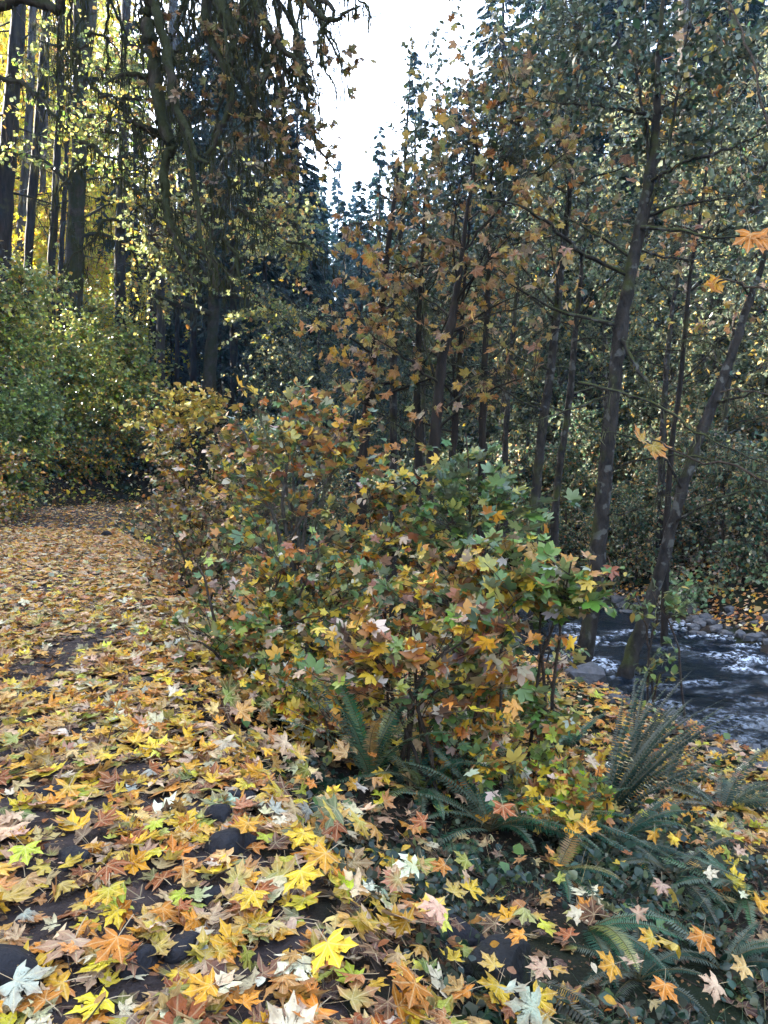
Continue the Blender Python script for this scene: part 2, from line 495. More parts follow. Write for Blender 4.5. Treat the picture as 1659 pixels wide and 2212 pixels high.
M_LEAF = leaf_material('maple leaf', .18, .46, True, .16, .35)
M_FOL = leaf_material('shrub leaf', .20, .36, False, .2)
M_FOLM = leaf_material('hanging maple leaf', .36, .45, True, .15)
M_TREE = leaf_material('tree leaf', .58, .5, False, .2, .4, objcol=True)
M_CON = leaf_material('conifer needles', .2, .6, False, .0, .3, objcol=True)
M_FERN = leaf_material('fern', .25, .5, False, .2, .3)
M_MOSSH = leaf_material('hanging moss', .3, .9, False, .0, .1)
M_ALDER = bark_material('alder bark', (.010, .008, .007), (.045, .037, .030), (.045, .05, .012), .42, (.10, .097, .085), 9, .5)
M_DARK = bark_material('fir bark', (.008, .006, .005), (.034, .025, .019), (.045, .045, .012), .3, None, 8, .18)
M_GREY = bark_material('grey fir bark', (.022, .019, .018), (.075, .063, .055), None, 0, None, 8, .18)
M_MOSSY = bark_material('mossy bark', (.022, .017, .012), (.06, .045, .03), (.022, .024, .006), .7, None, 8, .6)
M_TWIG = bark_material('twig bark', (.025, .017, .012), (.085, .06, .04), None, 0, None, 14, 1)
M_LTWIG = bark_material('lichen twig bark', (.035, .028, .022), (.12, .105, .085), (.10, .105, .055), .55, None, 14, 1)
# ================================================================== GROUND, PATH, RIVER
def nonuni(a, b, fine_a, fine_b, fine, grow=1.12):
    xs = list(np.arange(fine_a, fine_b + 1e-6, fine))
    s = fine; x = xs[-1]
    while x < b: s *= grow; x += s; xs.append(x)
    s = fine; x = xs[0]; pre = []
    while x > a: s *= grow; x -= s; pre.append(x)
    return np.array(pre[::-1] + xs)

def soil_material(name, a, b, green=None):
    m, nt, N, Lk = newmat(name)
    g = N('ShaderNodeNewGeometry')
    nz = N('ShaderNodeTexNoise'); nz.inputs['Scale'].default_value = 9; nz.inputs['Detail'].default_value = 9; nz.inputs['Roughness'].default_value = .7; Lk(g.outputs['Position'], nz.inputs['Vector'])
    f = N('ShaderNodeMapRange'); f.inputs[1].default_value = .35; f.inputs[2].default_value = .7; Lk(nz.outputs['Fac'], f.inputs[0])
    col = mixc(nt, f.outputs[0], a, b)
    if green:
        n2 = N('ShaderNodeTexNoise'); n2.inputs['Scale'].default_value = .9; n2.inputs['Detail'].default_value = 6; Lk(g.outputs['Position'], n2.inputs['Vector'])
        f2 = N('ShaderNodeMapRange'); f2.inputs[1].default_value = .45; f2.inputs[2].default_value = .6; Lk(n2.outputs['Fac'], f2.inputs[0])
        col = mixc(nt, f2.outputs[0], col, green)
    p = N('ShaderNodeBsdfPrincipled'); p.inputs['Roughness'].default_value = .85; p.inputs['Specular IOR Level'].default_value = .15
    Lk(col, p.inputs['Base Color'])
    v = N('ShaderNodeTexNoise'); v.inputs['Scale'].default_value = 45; v.inputs['Detail'].default_value = 5; Lk(g.outputs['Position'], v.inputs['Vector'])
    bp = N('ShaderNodeBump'); bp.inputs['Strength'].default_value = .9; bp.inputs['Distance'].default_value = .025
    Lk(math_node(nt, 'ADD', v.outputs['Fac'], nz.outputs['Fac']), bp.inputs['Height']); Lk(bp.outputs[0], p.inputs['Normal'])
    o = N('ShaderNodeOutputMaterial'); Lk(p.outputs[0], o.inputs[0])
    return m

M_SOIL = soil_material('forest soil', (.010, .008, .006), (.036, .025, .017), (.012, .018, .007))
M_PATH = soil_material('path soil', (.020, .015, .015), (.066, .049, .044))

xs = nonuni(-260, 260, -9, 11, .16, 1.13); ys = nonuni(-70, 320, 0.2, 20, .16, 1.10)
X, Y = np.meshgrid(xs, ys)
Z = H(X, Y)
V = np.stack([X, Y, Z], -1).reshape(-1, 3)
ny, nx = X.shape
idx = np.arange(nx * ny).reshape(ny, nx)
F = np.stack([idx[:-1, :-1], idx[:-1, 1:], idx[1:, 1:], idx[1:, :-1]], -1).reshape(-1, 4)
mb = MB(); mb.add(V, F, (.05, .04, .03)); g = mb.build('ground', M_SOIL, smooth=True)
tag(g, kind='structure')

# the path: its own sheet a few millimetres above the ground
cl = resample(PATH[:11], 420)
tn = unit(np.gradient(cl, axis=0)); nr = np.stack([tn[:, 1], -tn[:, 0]], -1)
off = np.linspace(-PW_L + .1, PW_R - .05, 22)
PX = cl[:, None, 0] + nr[:, None, 0] * off[None]; PY = cl[:, None, 1] + nr[:, None, 1] * off[None]
PZ = H(PX, PY) + .012
PZ[:, 0] -= .05; PZ[:, -1] -= .05
V = np.stack([PX, PY, PZ], -1).reshape(-1, 3)
idx = np.arange(len(V)).reshape(PX.shape)
F = np.stack([idx[:-1, :-1], idx[:-1, 1:], idx[1:, 1:], idx[1:, :-1]], -1).reshape(-1, 4)
mb = MB(); mb.add(V, F, (.05, .04, .03)); p = mb.build('path', M_PATH, smooth=True); tag(p, kind='structure')

# the creek
def water_material():
    m, nt, N, Lk = newmat('creek water')
    at_ = N('ShaderNodeAttribute'); at_.attribute_name = 'Col'
    g = N('ShaderNodeNewGeometry')
    p = N('ShaderNodeBsdfPrincipled'); p.inputs['Roughness'].default_value = .06; p.inputs['IOR'].default_value = 1.33
    nz = N('ShaderNodeTexNoise'); nz.inputs['Scale'].default_value = 7; nz.inputs['Detail'].default_value = 4; Lk(g.outputs['Position'], nz.inputs['Vector'])
    fo = N('ShaderNodeTexNoise'); fo.inputs['Scale'].default_value = 11; fo.inputs['Detail'].default_value = 6; fo.inputs['Roughness'].default_value = .7; Lk(g.outputs['Position'], fo.inputs['Vector'])
    f = N('ShaderNodeMapRange'); f.inputs[1].default_value = .47; f.inputs[2].default_value = .62; Lk(fo.outputs['Fac'], f.inputs[0])
    ff = math_node(nt, 'MULTIPLY', f.outputs[0], at_.outputs['Color'], clamp=True)
    Lk(mixc(nt, ff, (.006, .010, .016), (.58, .65, .76)), p.inputs['Base Color'])  # white foam, with sky light painted in as a blue cast
    rr = N('ShaderNodeMapRange'); rr.inputs[3].default_value = .06; rr.inputs[4].default_value = .6; Lk(ff, rr.inputs[0]); Lk(rr.outputs[0], p.inputs['Roughness'])
    bp = N('ShaderNodeBump'); bp.inputs['Strength'].default_value = .55; bp.inputs['Distance'].default_value = .05; Lk(nz.outputs['Fac'], bp.inputs['Height']); Lk(bp.outputs[0], p.inputs['Normal'])
    o = N('ShaderNodeOutputMaterial'); Lk(p.outputs[0], o.inputs[0])
    return m
M_WATER = water_material()
RIV = RIVER[:10]
cl = resample(RIV, 700)
tn = unit(np.gradient(cl, axis=0)); nr = np.stack([tn[:, 1], -tn[:, 0]], -1)
off = np.linspace(-RW - .12, RW + .12, 64)
WX = cl[:, None, 0] + nr[:, None, 0] * off[None]; WY = cl[:, None, 1] + nr[:, None, 1] * off[None]
along = np.concatenate([[0], np.cumsum(np.linalg.norm(np.diff(cl, axis=0), axis=1))])[:, None] + 0 * off[None]
ac = 0 * along + off[None]
rif = sm((fbm(along * .32, ac * .35, 21) - .34) / .2) * (.25 + .75 * sm((WY - 9) / 3))
wz = (fbm(along * 2.6 + .5 * ac, ac * 1.7, 5, 4) - .5) * (.07 + .22 * rif) + (fbm(along * 5, ac * 7, 8, 2) - .5) * (.012 + .05 * rif)
foam = np.clip(rif * sm((wz + .02) / .06) * 1.4, 0, 1)
V = np.stack([WX, WY, WATER_Z + wz], -1).reshape(-1, 3)
idx = np.arange(len(V)).reshape(WX.shape)
F = np.stack([idx[:-1, :-1], idx[:-1, 1:], idx[1:, 1:], idx[1:, :-1]], -1).reshape(-1, 4)
mb = MB(); mb.add(V, F, np.repeat(foam.reshape(-1, 1), 3, 1)); w = mb.build('water', M_WATER, smooth=True); tag(w, kind='structure')

# ================================================================== STONES
def rock_material(name, a, b, moss=None):
    m, nt, N, Lk = newmat(name)
    g = N('ShaderNodeNewGeometry')
    nz = N('ShaderNodeTexNoise'); nz.inputs['Scale'].default_value = 12; nz.inputs['Detail'].default_value = 8; Lk(g.outputs['Position'], nz.inputs['Vector'])
    col = mixc(nt, nz.outputs['Fac'], a, b)
    if moss:
        n2 = N('ShaderNodeTexNoise'); n2.inputs['Scale'].default_value = 5; Lk(g.outputs['Position'], n2.inputs['Vector'])
        f2 = N('ShaderNodeMapRange'); f2.inputs[1].default_value = .5; f2.inputs[2].default_value = .62; Lk(n2.outputs['Fac'], f2.inputs[0])
        col = mixc(nt, f2.outputs[0], col, moss)
    p = N('ShaderNodeBsdfPrincipled'); p.inputs['Roughness'].default_value = .75; p.inputs['Specular IOR Level'].default_value = .2
    Lk(col, p.inputs['Base Color'])
    bp = N('ShaderNodeBump'); bp.inputs['Strength'].default_value = 1.0; bp.inputs['Distance'].default_value = .05; Lk(nz.outputs['Fac'], bp.inputs['Height']); Lk(bp.outputs[0], p.inputs['Normal'])
    o = N('ShaderNodeOutputMaterial'); Lk(p.outputs[0], o.inputs[0])
    return m
M_ROCK = rock_material('dark basalt', (.006, .006, .008), (.028, .027, .031))
M_ROCKM = rock_material('mossy basalt', (.006, .006, .007), (.026, .026, .026), (.022, .026, .009))
M_PEB = rock_material('river stone', (.03, .032, .036), (.16, .16, .17))

def rock_geo(seed, sub=2, sq=(1, 1, .6), facet=.25):
    r = np.random.default_rng(seed)
    import bmesh
    bm = bmesh.new(); bmesh.ops.create_icosphere(bm, subdivisions=sub, radius=1)
    V = np.array([v.co for v in bm.verts]); F = np.array([[v.index for v in f.verts] for f in bm.faces]); bm.free()
    # cut by random planes so the faces read as broken stone
    for k in range(13):
        n = unit(r.normal(size=3)); d = r.uniform(.5, .85)
        q = V @ n - d
        V = V - np.maximum(q, 0)[:, None] * n * .9
    V = V * (1 + .10 * (fbm(V[:, 0] * 2.5 + seed, V[:, 1] * 2.5 + V[:, 2] * 1.7, seed) - .5)[:, None] + .05 * (fbm(V[:, 0] * 8 + seed, V[:, 1] * 8 + V[:, 2] * 6, seed) - .5)[:, None])
    return V * np.array(sq), F

STONES = []   # (px, py, size m, label)
stone_px = [
    (505, 1842, .13, 'flat dark stone in the bare soil patch in the middle of the leafy path'),
    (470, 1773, .12, 'dark stone poking out of the leaves just behind the flat stone in the path'),
    (522, 1725, .085, 'small square dark stone in the path, farther from the camera than its neighbours'),
    (392, 2068, .085, 'rounded black stone in wet soil near the front of the leafy path'),
    (290, 2105, .10, 'low black stone beside the rounded one in bare soil at the front of the path'),
    (720, 2060, .085, 'smooth dark stone at the right of the path, in front of the edge boulder'),
    (120, 1725, .10, 'dark stone among pale leaves at the left of the path'),
    (412, 1668, .06, 'small dark stone nearly covered by leaves in the path'),
    (205, 1590, .075, 'dark stone in the muddy patch at the left of the path'),
    (470, 1950, .07, 'little black stone under yellow leaves in the path, left of centre'),
    (165, 1870, .10, 'dark wedge of stone standing in the leaves at the left front of the path'),
    (10, 2110, .14, 'big black stone at the front left corner of the path'),
    (740, 1940, .06, 'small dark stone under a big yellow leaf on the right half of the path'),
    (330, 1480, .08, 'dark stone showing through orange leaves halfway up the path'),
    (95, 1500, .08, 'dark stone at the left side of the path among orange leaves'),
    (230, 1160, .16, 'black stone beside a white leaf where the path meets the bushes'),
    (265, 1078, .30, 'large dark boulder at the far right edge of the path'),
    (40, 1075, .45, 'dark mossy boulder in the foot of the left bank beside the path'),
    (75, 1085, .32, 'smaller dark boulder next to the mossy one at the foot of the left bank'),
    (1075, 2130, .21, 'dark boulder holding up the edge of the path beside the ferns'),
    (985, 2045, .14, 'squat dark edge stone with leaves on top, left of the big edge boulder'),
]
for i, (px, py, s, lb) in enumerate(stone_px):
    P = ground_at(px, py)
    edge = s >= .14
    Vr, Fr = rock_geo(300 + i, 3 if s < .15 else 5, (1, .8, .62 if not edge else .8))
    a = rng.uniform(0, 6.28); c, sn = math.cos(a), math.sin(a)
    Vr = Vr @ np.array([[c, -sn, 0], [sn, c, 0], [0, 0, 1]]).T * s
    mb = MB(); mb.add(Vr, Fr, (.05, .05, .05))
    z = hz(P[0], P[1]) + s * (.12 if not edge else .1)
    o = mb.build('boulder' if s > .13 else 'stone', M_ROCKM if s > .2 else M_ROCK, loc=(float(P[0]), float(P[1]), z), smooth=True)
    tag(o, lb, 'boulder' if s > .13 else 'stone')
    STONES.append((P[0], P[1], s, lb))

# stones of the far shore: nobody could count them
mb = MB()
n = 900
k = rng.uniform(0, 1, n)
base = resample(RIV, 1000)[(k * 560 + 120).astype(int)]
tn = np.gradient(resample(RIV, 1000), axis=0)[(k * 560 + 120).astype(int)]; tn = unit(tn)
nr = np.stack([tn[:, 1], -tn[:, 0]], -1)
side = rng.random(n) < .72
d = np.where(side, RW + rng.normal(.15, .32, n), -RW - rng.normal(.05, .25, n))
Q = base + nr * d[:, None]
geo = [rock_geo(500 + i, 1, (1, .8, .6)) for i in range(5)]
zz = H(Q[:, 0], Q[:, 1])
for i in range(n):
    Vr, Fr = geo[i % 5]; s = rng.lognormal(-2.35, .5); a = rng.uniform(0, 6.28); c, sn = math.cos(a), math.sin(a)
    mb.add(Vr @ np.array([[c, -sn, 0], [sn, c, 0], [0, 0, 1]]).T * s + np.array([Q[i, 0], Q[i, 1], max(zz[i], WATER_Z - .1) + .1 * s]), Fr, (.1, .1, .1))
o = mb.build('river_stones', M_PEB, smooth=False); tag(o, kind='stuff')

# ================================================================== FALLEN LEAVES
PAL = [ # weight, colour, words
    (20, (.72, .46, .022), 'yellow'), (17, (.70, .33, .014), 'golden'), (15, (.58, .20, .015), 'orange'), (8, (.32, .085, .02), 'rust'),
    (11, (.58, .36, .12), 'tan'), (10, (.64, .40, .24), 'pinkish'), (8, (.76, .63, .40), 'cream'), (2, (.38, .42, .32), 'grey-green'),
    (3, (.30, .30, .045), 'olive'), (2, (.48, .52, .04), 'lime'), (5, (.13, .06, .03), 'brown'), (3, (.13, .17, .04), 'green')]
PALW = [(w, c) for w, c, n in PAL]
LIT = []

def litter_points(n, xr, yr, dens):
    x = rng.uniform(*xr, n); y = rng.uniform(*yr, n)
    m = rng.random(n) < dens(x, y)
    return x[m], y[m]

def dens_ground(x, y):
    s = signed(PATH, x, y); r = signed(RIVER, x, y)
    fill = sm((y - 3.0) / 2.5)
    bare = sm((fbm(x * 1.15, y * 1.15, 77) - .34 + .16 * fill) / .16) * .84 + .16
    track = 1 - (.30 - .2 * fill) * np.exp(-((s - .1) / .45) ** 2)
    d = np.where((s > -PW_L - .5) & (s < PW_R), bare * track, .0)
    d = np.where(s >= PW_R, np.where(r < -RW - .05, .42 + .2 * bare - (.22 + .16 * bare) * sm((6.6 - y) / 2.2) * sm((s - PW_R - .42) / .35) - .22 * sm((8.6 - y) / 2) * np.exp(-((s - 3.6) / 1.3) ** 2), 0), d)
    d = np.where(s <= -PW_L - .5, np.where(s > -PW_L - 4, .7, .35), d)
    d = np.where(r > RW + .2, .45, d)
    return d

x1, y1 = litter_points(25000, (-4.6, 4.6), (1.2, 8.0), dens_ground)     # 42 m2 * 110 / m2
x2, y2 = litter_points(56000, (-10, 8.5), (8.0, 19.0), dens_ground)
x3, y3 = litter_points(30000, (-22, 12), (19, 42), dens_ground)
lx = np.concatenate([x1, x2, x3]); ly = np.concatenate([y1, y2, y3])
ins = np.abs(lx) < .56 * ly + .5
lx, ly = lx[ins], ly[ins]
N0 = len(lx)
col, ci = pick(PALW, N0, .24, .06)
# farther down the path the leaves are smaller, browner
s_ = signed(PATH, lx, ly)
far = sm((ly - 5) / 8)[:, None]
warm, wi = pick([(5, PAL[2][1]), (3, PAL[4][1]), (6, PAL[1][1]), (2, PAL[3][1]), (2, PAL[6][1]), (3, PAL[5][1])], N0, .2, .06)
usew = (rng.random(N0) < .65 * far[:, 0])
col = np.where(usew[:, None], warm, col)
ci = np.where(usew, np.array([2, 4, 1, 3, 6, 5])[wi], ci)
size = np.clip(rng.lognormal(math.log(.073), .28, N0), .04, .125) * (1 - .18 * far[:, 0])
nrm = normal_at(lx, ly)
tilt = np.where(rng.random(N0) < .2, .42, .14)
nn = unit(nrm + rng.normal(0, 1, (N0, 3)) * tilt[:, None])
flip = rng.random(N0) < .36
nn = np.where(flip[:, None], -nn, nn)
tip = rng.normal(0, 1, (N0, 3)); tip[:, 2] *= .15
lz = H(lx, ly) + .02 + rng.random(N0) ** 2 * .04
onfern = (s_ > PW_R + .15) & (ly < 5.6) & (rng.random(N0) < .25)
lz = np.where(onfern, lz + rng.uniform(.05, .26, N0), lz)
nn = np.where(onfern[:, None], unit(nn * np.where(flip, -1, 1)[:, None] + np.array([0, -.5, 0]) + rng.normal(0, .3, (N0, 3))) * np.where(flip, -1, 1)[:, None], nn)
onpath = (s_ < PW_R) & (s_ > -PW_L)
lz = np.where(onpath, lz, lz + .03)
pos = np.stack([lx, ly, lz], -1)
pos = pos - unit(tip) * size[:, None] * .45
which = rng.integers(0, len(ML0), N0)

# leaves that the photo singles out: (px, py, length m, palette index, tip azimuth deg in the picture, lift m, template)
HERO = [
    (918, 1985, .24, 2, 200, .05, 0), (1090, 1775, .23, 3, 175, .30, 1), (1160, 1735, .17, 0, 260, .36, 7), (205, 2085, .22, 2, 200, .03, 0),
    (395, 2150, .17, 1, 250, .06, 1), (450, 2160, .26, 3, 30, .02, 0), (60, 2060, .22, 6, 30, .03, 0), (635, 2155, .22, 6, 0, .03, 3),
    (90, 2140, .22, 7, 110, .03, 0), (735, 2095, .23, 0, 160, .05, 0), (660, 1930, .23, 0, 170, .05, 0), (640, 1830, .21, 0, 190, .05, 6),
    (520, 1970, .19, 0, 200, .05, 0), (520, 1805, .17, 1, 190, .05, 1), (265, 1765, .20, 3, 80, .04, 1), (268, 1880, .20, 3, 120, .06, 9),
    (325, 1800, .14, 9, 190, .04, 0), (815, 1690, .21, 0, 200, .10, 0), (665, 1540, .26, 8, 60, .14, 1), (690, 1575, .19, 3, 200, .07, 0),
    (660, 1870, .22, 1, 220, .07, 0), (775, 1875, .21, 2, 160, .05, 0), (590, 1890, .17, 3, 40, .06, 9), (640, 1760, .16, 1, 60, .06, 11),
    (700, 1760, .18, 6, 330, .05, 3), (590, 1755, .15, 6, 310, .03, 7), (925, 2130, .22, 6, 220, .04, 3), (980, 1860, .20, 8, 240, .08, 0),
    (920, 1895, .22, 8, 170, .04, 1), (1290, 2090, .20, 1, 240, .12, 0), (1430, 2165, .19, 2, 200, .12, 0), (1520, 2140, .19, 5, 240, .10, 1),
    (1380, 2030, .17, 1, 250, .14, 4), (1640, 1980, .21, 1, 190, .20, 7), (1550, 1900, .15, 6, 140, .16, 3), (1610, 1890, .22, 0, 60, .16, 0),
    (1240, 1960, .17, 2, 260, .16, 1), (1245, 2000, .16, 6, 200, .13, 9), (1510, 2060, .22, 2, 200, .12, 0), (1580, 2090, .18, 4, 250, .12, 4),
    (1030, 1900, .20, 0, 20, .10, 8), (1200, 2190, .20, 0, 120, .10, 0), (1060, 2170, .24, 0, 200, .05, 0), (880, 2180, .22, 2, 190, .06, 6),
    (820, 2010, .18, 5, 80, .05, 1), (230, 1960, .18, 0, 170, .05, 0), (60, 1870, .20, 9, 150, .03, 6), (1285, 1510, .22, 9, 200, .55, 7),
    (830, 1410, .17, 0, 200, .25, 0), (1290, 1775, .20, 1, 60, .22, 1), (1225, 1775, .18, 1, 340, .22, 0), (1470, 1640, .15, 6, 90, .05, 3),
    (1020, 1575, .15, 0, 230, .18, 7), (1150, 1600, .14, 0, 200, .12, 0), (1450, 1825, .15, 0, 200, .14, 4), (30, 1680, .17, 3, 70, .03, 0)]
hp, ht, hn, hs, hc, hi, hw = [], [], [], [], [], [], []
RIGHT = np.array([1.0, 0, 0])
for (px, py, L, k, az, lift, tw) in HERO:
    P = ground_at(px, py)
    # raised leaves keep their place in the view by coming forward along the line of sight
    d = ray(px, py); t = (P - CO)[1]
    z0 = hz(P[0], P[1])
    for _ in range(60):
        q = CO + d / d[1] * t
        if q[2] - hz(q[0], q[1]) >= lift + .03: break
        t -= .02
    q = CO + d / d[1] * t
    nz_ = normal_at(q[:1], q[1:2])[0]
    tilt_ = .45 if lift < .1 else .9
    nv = unit(nz_ + np.array([rng.normal(0, .15), -tilt_ * rng.uniform(.5, 1), rng.normal(0, .05)]))
    upv = unit(np.array([0, 1, 0]) - nv * nv[1]); rt = np.cross(upv, nv)
    a = RAD(az); tv = math.cos(a) * upv + math.sin(a) * rt
    if k in (6, 7, 5): nv = -nv
    hp.append(q - tv * L * .45); ht.append(tv); hn.append(nv); hs.append(L * .48); hc.append(np.array(PAL[k][1]) * np.exp(rng.normal(0, .08))); hi.append(k); hw.append(tw)
nh = len(hp)
pos = np.vstack([hp, pos]); tip = np.vstack([ht, tip]); nn = np.vstack([hn, nn]); size = np.concatenate([hs, size])
col = np.vstack([hc, col]); ci = np.concatenate([hi, ci]); which = np.concatenate([hw, which]); s_all = signed(PATH, pos[:, 0], pos[:, 1])
raised = np.concatenate([[h[5] > .11 for h in HERO], np.zeros(N0, bool)])
flipped = np.concatenate([[k in (5, 6, 7) for k in hi], flip])

# the 300 that show largest become objects of their own
cx, cy, cz = project(pos + unit(tip) * size[:, None] * .5)
show = size / np.maximum(cz, .5) * ((cx > 10) & (cx < 1650) & (cy > 10) & (cy < 2200) & (cz > .5))
show = show * np.where(raised, 3, 1)
show[:nh] *= 2.0
top = np.argsort(-show)[:296]
is_top = np.zeros(len(pos), bool); is_top[top] = True
used = {}
def leaf_label(i):
    colw = PAL[ci[i]][2]
    sz = 'big' if size[i] > .095 else ('small' if size[i] < .072 else 'middling')
    w = which[i]
    form = 'folded' if w >= 10 else ('curled' if w in (1, 3, 5, 7, 9) else 'flat')
    t = unit(tip[i]); x, y = t[0], t[1]
    pt = ('away' if y > 0 else 'forward') if abs(y) > abs(x) else ('creekwards' if x > 0 else 'left')
    side = 'underside up' if flipped[i] else 'face up'
    x0, y0 = pos[i, 0], pos[i, 1]
    if raised[i]: where = 'caught on bank greenery'
    elif s_all[i] > PW_R + .1: where = 'on the fern bank'
    elif s_all[i] > PW_R - .45: where = 'on the path edge'
    else:
        dd = [(math.hypot(x0 - a, y0 - b), k) for k, (a, b, s, lb) in enumerate(STONES)]
        dmin, k = min(dd)
        where = 'on the path'
        if dmin < .34: where = 'touching ' + ['the flat stone', 'the stone behind the flat one', 'the small square stone', 'the rounded black stone', 'the low black stone', 'the smooth dark stone', 'the left-hand stone', 'the nearly covered stone', 'the mud-patch stone', 'the little black stone', 'the wedge stone', 'the corner stone', 'the small right stone', 'a stone', 'a stone', 'a stone', 'a boulder', 'a boulder', 'a boulder', 'the edge boulder', 'the squat edge stone'][k]
    dist = 'close by' if y0 < 2.5 else ('a few steps off' if y0 < 3.6 else 'farther up')
    return [f'{colw} leaf {where}', f'{sz} {colw} leaf {where}', f'{sz} {form} {colw} leaf {where}', f'{sz} {form} {colw} leaf {where}, {dist}',
            f'{sz} {form} {colw} leaf {where}, {side}', f'{sz} {form} {colw} leaf {where}, {dist}, tip {pt}']
cand = {i: leaf_label(i) for i in top}
label_of = {}
ordw = ['nearest', 'second nearest', 'third nearest', 'fourth nearest', 'fifth nearest', 'sixth nearest', 'seventh nearest', 'eighth nearest', 'ninth nearest', 'tenth nearest', 'eleventh nearest', 'twelfth nearest', 'thirteenth nearest']
left = list(top)
for lv in range(2, 6):
    cnt = {}
    for i in left: cnt.setdefault(cand[i][lv], []).append(i)
    nxt = []
    for k, v in cnt.items():
        if len(v) == 1 and k not in label_of.values(): label_of[v[0]] = k
        elif lv == 5:
            for q, i in enumerate(sorted(v, key=lambda i: pos[i, 1])): label_of[i] = f'{k}, {ordw[min(q, 12)]} one'
        else: nxt += v
    left = nxt
for i in top:
    tm = ML0[which[i]]
    mb = MB()
    base = pos[i]
    put_leaves(mb, [tm], np.zeros((1, 3)), tip[i:i + 1], nn[i:i + 1], size[i:i + 1], col[i:i + 1], which=np.array([0]))
    o = mb.build('fallen_leaf', M_LEAF, loc=base, smooth=True)
    lb = label_of[i]
    if len(lb.split()) > 16: lb = ' '.join(lb.replace(' upper face up', '').split()[:16])
    tag(o, lb, 'leaf', 'fallen maple leaves on and beside the path')
rest = np.where(~is_top)[0]
near = rest[pos[rest, 1] < 8.5]; farr = rest[pos[rest, 1] >= 8.5]
mb = MB()
sml = rng.random(len(near)) < .14
n1_, n2_ = near[~sml], near[sml]
put_leaves(mb, ML0, pos[n1_], tip[n1_], nn[n1_], size[n1_], col[n1_], which=which[n1_])
put_leaves(mb, OV, pos[n2_], tip[n2_], nn[n2_], size[n2_] * .75, col[n2_] * np.array([.8, .8, .9]))
# leaf crumbs and needles worked into the soil
xc, yc = litter_points(16000, (-4, 4), (1.3, 7), lambda x, y: np.where(signed(RIVER, x, y) < -RW - .1, 1, 0)); nc = len(xc)
tc_ = rng.normal(0, 1, (nc, 3)); tc_[:, 2] *= .15
put_leaves(mb, TL, np.stack([xc, yc, H(xc, yc) + .016], -1), tc_, unit(normal_at(xc, yc) + rng.normal(0, .3, (nc, 3))), rng.uniform(.008, .030, nc), pick([(4, (.09, .05, .03)), (3, (.22, .13, .06)), (2, (.35, .22, .08)), (2, (.04, .03, .02))], nc, .3)[0])
put_leaves(mb, ML1, pos[farr], tip[farr], nn[farr], size[farr] * 1.05, col[farr])
# a lower, older layer: broken brown leaf matter between the bright leaves
xa, ya = litter_points(14000, (-5, 5), (1.2, 9), lambda x, y: np.where(signed(RIVER, x, y) < -RW - .1, np.where(signed(PATH, x, y) > PW_R + .5, .4, .55), 0))
ins = np.abs(xa) < .56 * ya + .4; xa, ya = xa[ins], ya[ins]; na = len(xa)
ca, _ = pick([(5, (.075, .04, .028)), (3, (.13, .07, .04)), (3, (.045, .028, .022)), (1, (.2, .13, .06))], na, .25, .08)
ta = rng.normal(0, 1, (na, 3)); ta[:, 2] *= .1
put_leaves(mb, ML1, np.stack([xa, ya, H(xa, ya) + .014], -1), ta, unit(normal_at(xa, ya) + rng.normal(0, .16, (na, 3))), rng.uniform(.04, .09, na), ca)
o = mb.build('fallen_leaves', M_LEAF, smooth=True); tag(o, kind='stuff')

# dry stalks and twigs lying in the litter: one mass, like the leaves they lie in
n = 420
xa = rng.uniform(-3.6, 3.2, n); ya = rng.uniform(1.4, 8, n); k = (signed(RIVER, xa, ya) < -RW - .1); xa, ya = xa[k], ya[k]; n = len(xa)
A = rng.uniform(0, 6.28, n); Lh = rng.uniform(.05, .16, n)
t = np.linspace(-1, 1, 5)
P = np.zeros((n, 5, 3)); P[..., 0] = xa[:, None] + np.cos(A)[:, None] * Lh[:, None] * t; P[..., 1] = ya[:, None] + np.sin(A)[:, None] * Lh[:, None] * t + rng.normal(0, .01, (n, 5))
P[..., 2] = H(P[..., 0], P[..., 1]) + .045 + rng.normal(0, .01, (n, 1)) + rng.normal(0, .05, (n, 1)) * t * .5
V, F, uv = tubes(P, np.full((n, 5), .0022) * rng.uniform(.7, 1.6, (n, 1)), 4)
mb = MB(); mb.add(V, F, (.1, .06, .04)); o = mb.build('twig_litter', M_TWIG); tag(o, kind='stuff')
# ================================================================== PLANT BUILDERS
DK = 1.0      # distance factor of the tree being built

def pxpath(pts, Y):
    """pixels (1659 wide) -> world polyline; Y one depth or one per point"""
    Y = [Y] * len(pts) if np.isscalar(Y) else np.interp(np.linspace(0, 1, len(pts)), np.linspace(0, 1, len(Y)), Y)
    return np.array([at(p[0], p[1], y * DK) for p, y in zip(pts, Y)])

def twig_curves(A, E, sag=.06, S=5):
    """bezier-like twigs from A to E, (K,S,3)"""
    t = np.linspace(0, 1, S)[None, :, None]
    L = np.linalg.norm(E - A, axis=1)[:, None]
    mid = (A + E) / 2 + rng.normal(0, .10, A.shape) * L + np.array([0, 0, 1.0]) * L * sag
    return (1 - t) ** 2 * A[:, None] + 2 * t * (1 - t) * mid[:, None] + t * t * E[:, None]

def leaves_on(P, per, t0=.25, grav=-.25, out=.8, up=(0, 0, 1.), nj=.5):
    """leaf seats along twigs P (K,S,3): positions, tip directions, normals"""
    K, S, _ = P.shape
    t = t0 + (1 - t0) * rng.random((K, per)) ** .8
    f = t * (S - 1); i = np.minimum(f.astype(int), S - 2); f = (f - i)[..., None]
    k = np.arange(K)[:, None]
    pos = P[k, i] * (1 - f) + P[k, i + 1] * f
    tan = unit(P[k, i + 1] - P[k, i])
    d = unit(tan * out + rng.normal(0, .75, tan.shape) + np.array([0, 0, grav]))
    n = unit(np.array(up) + rng.normal(0, nj, tan.shape))
    return pos.reshape(-1, 3), d.reshape(-1, 3), n.reshape(-1, 3)

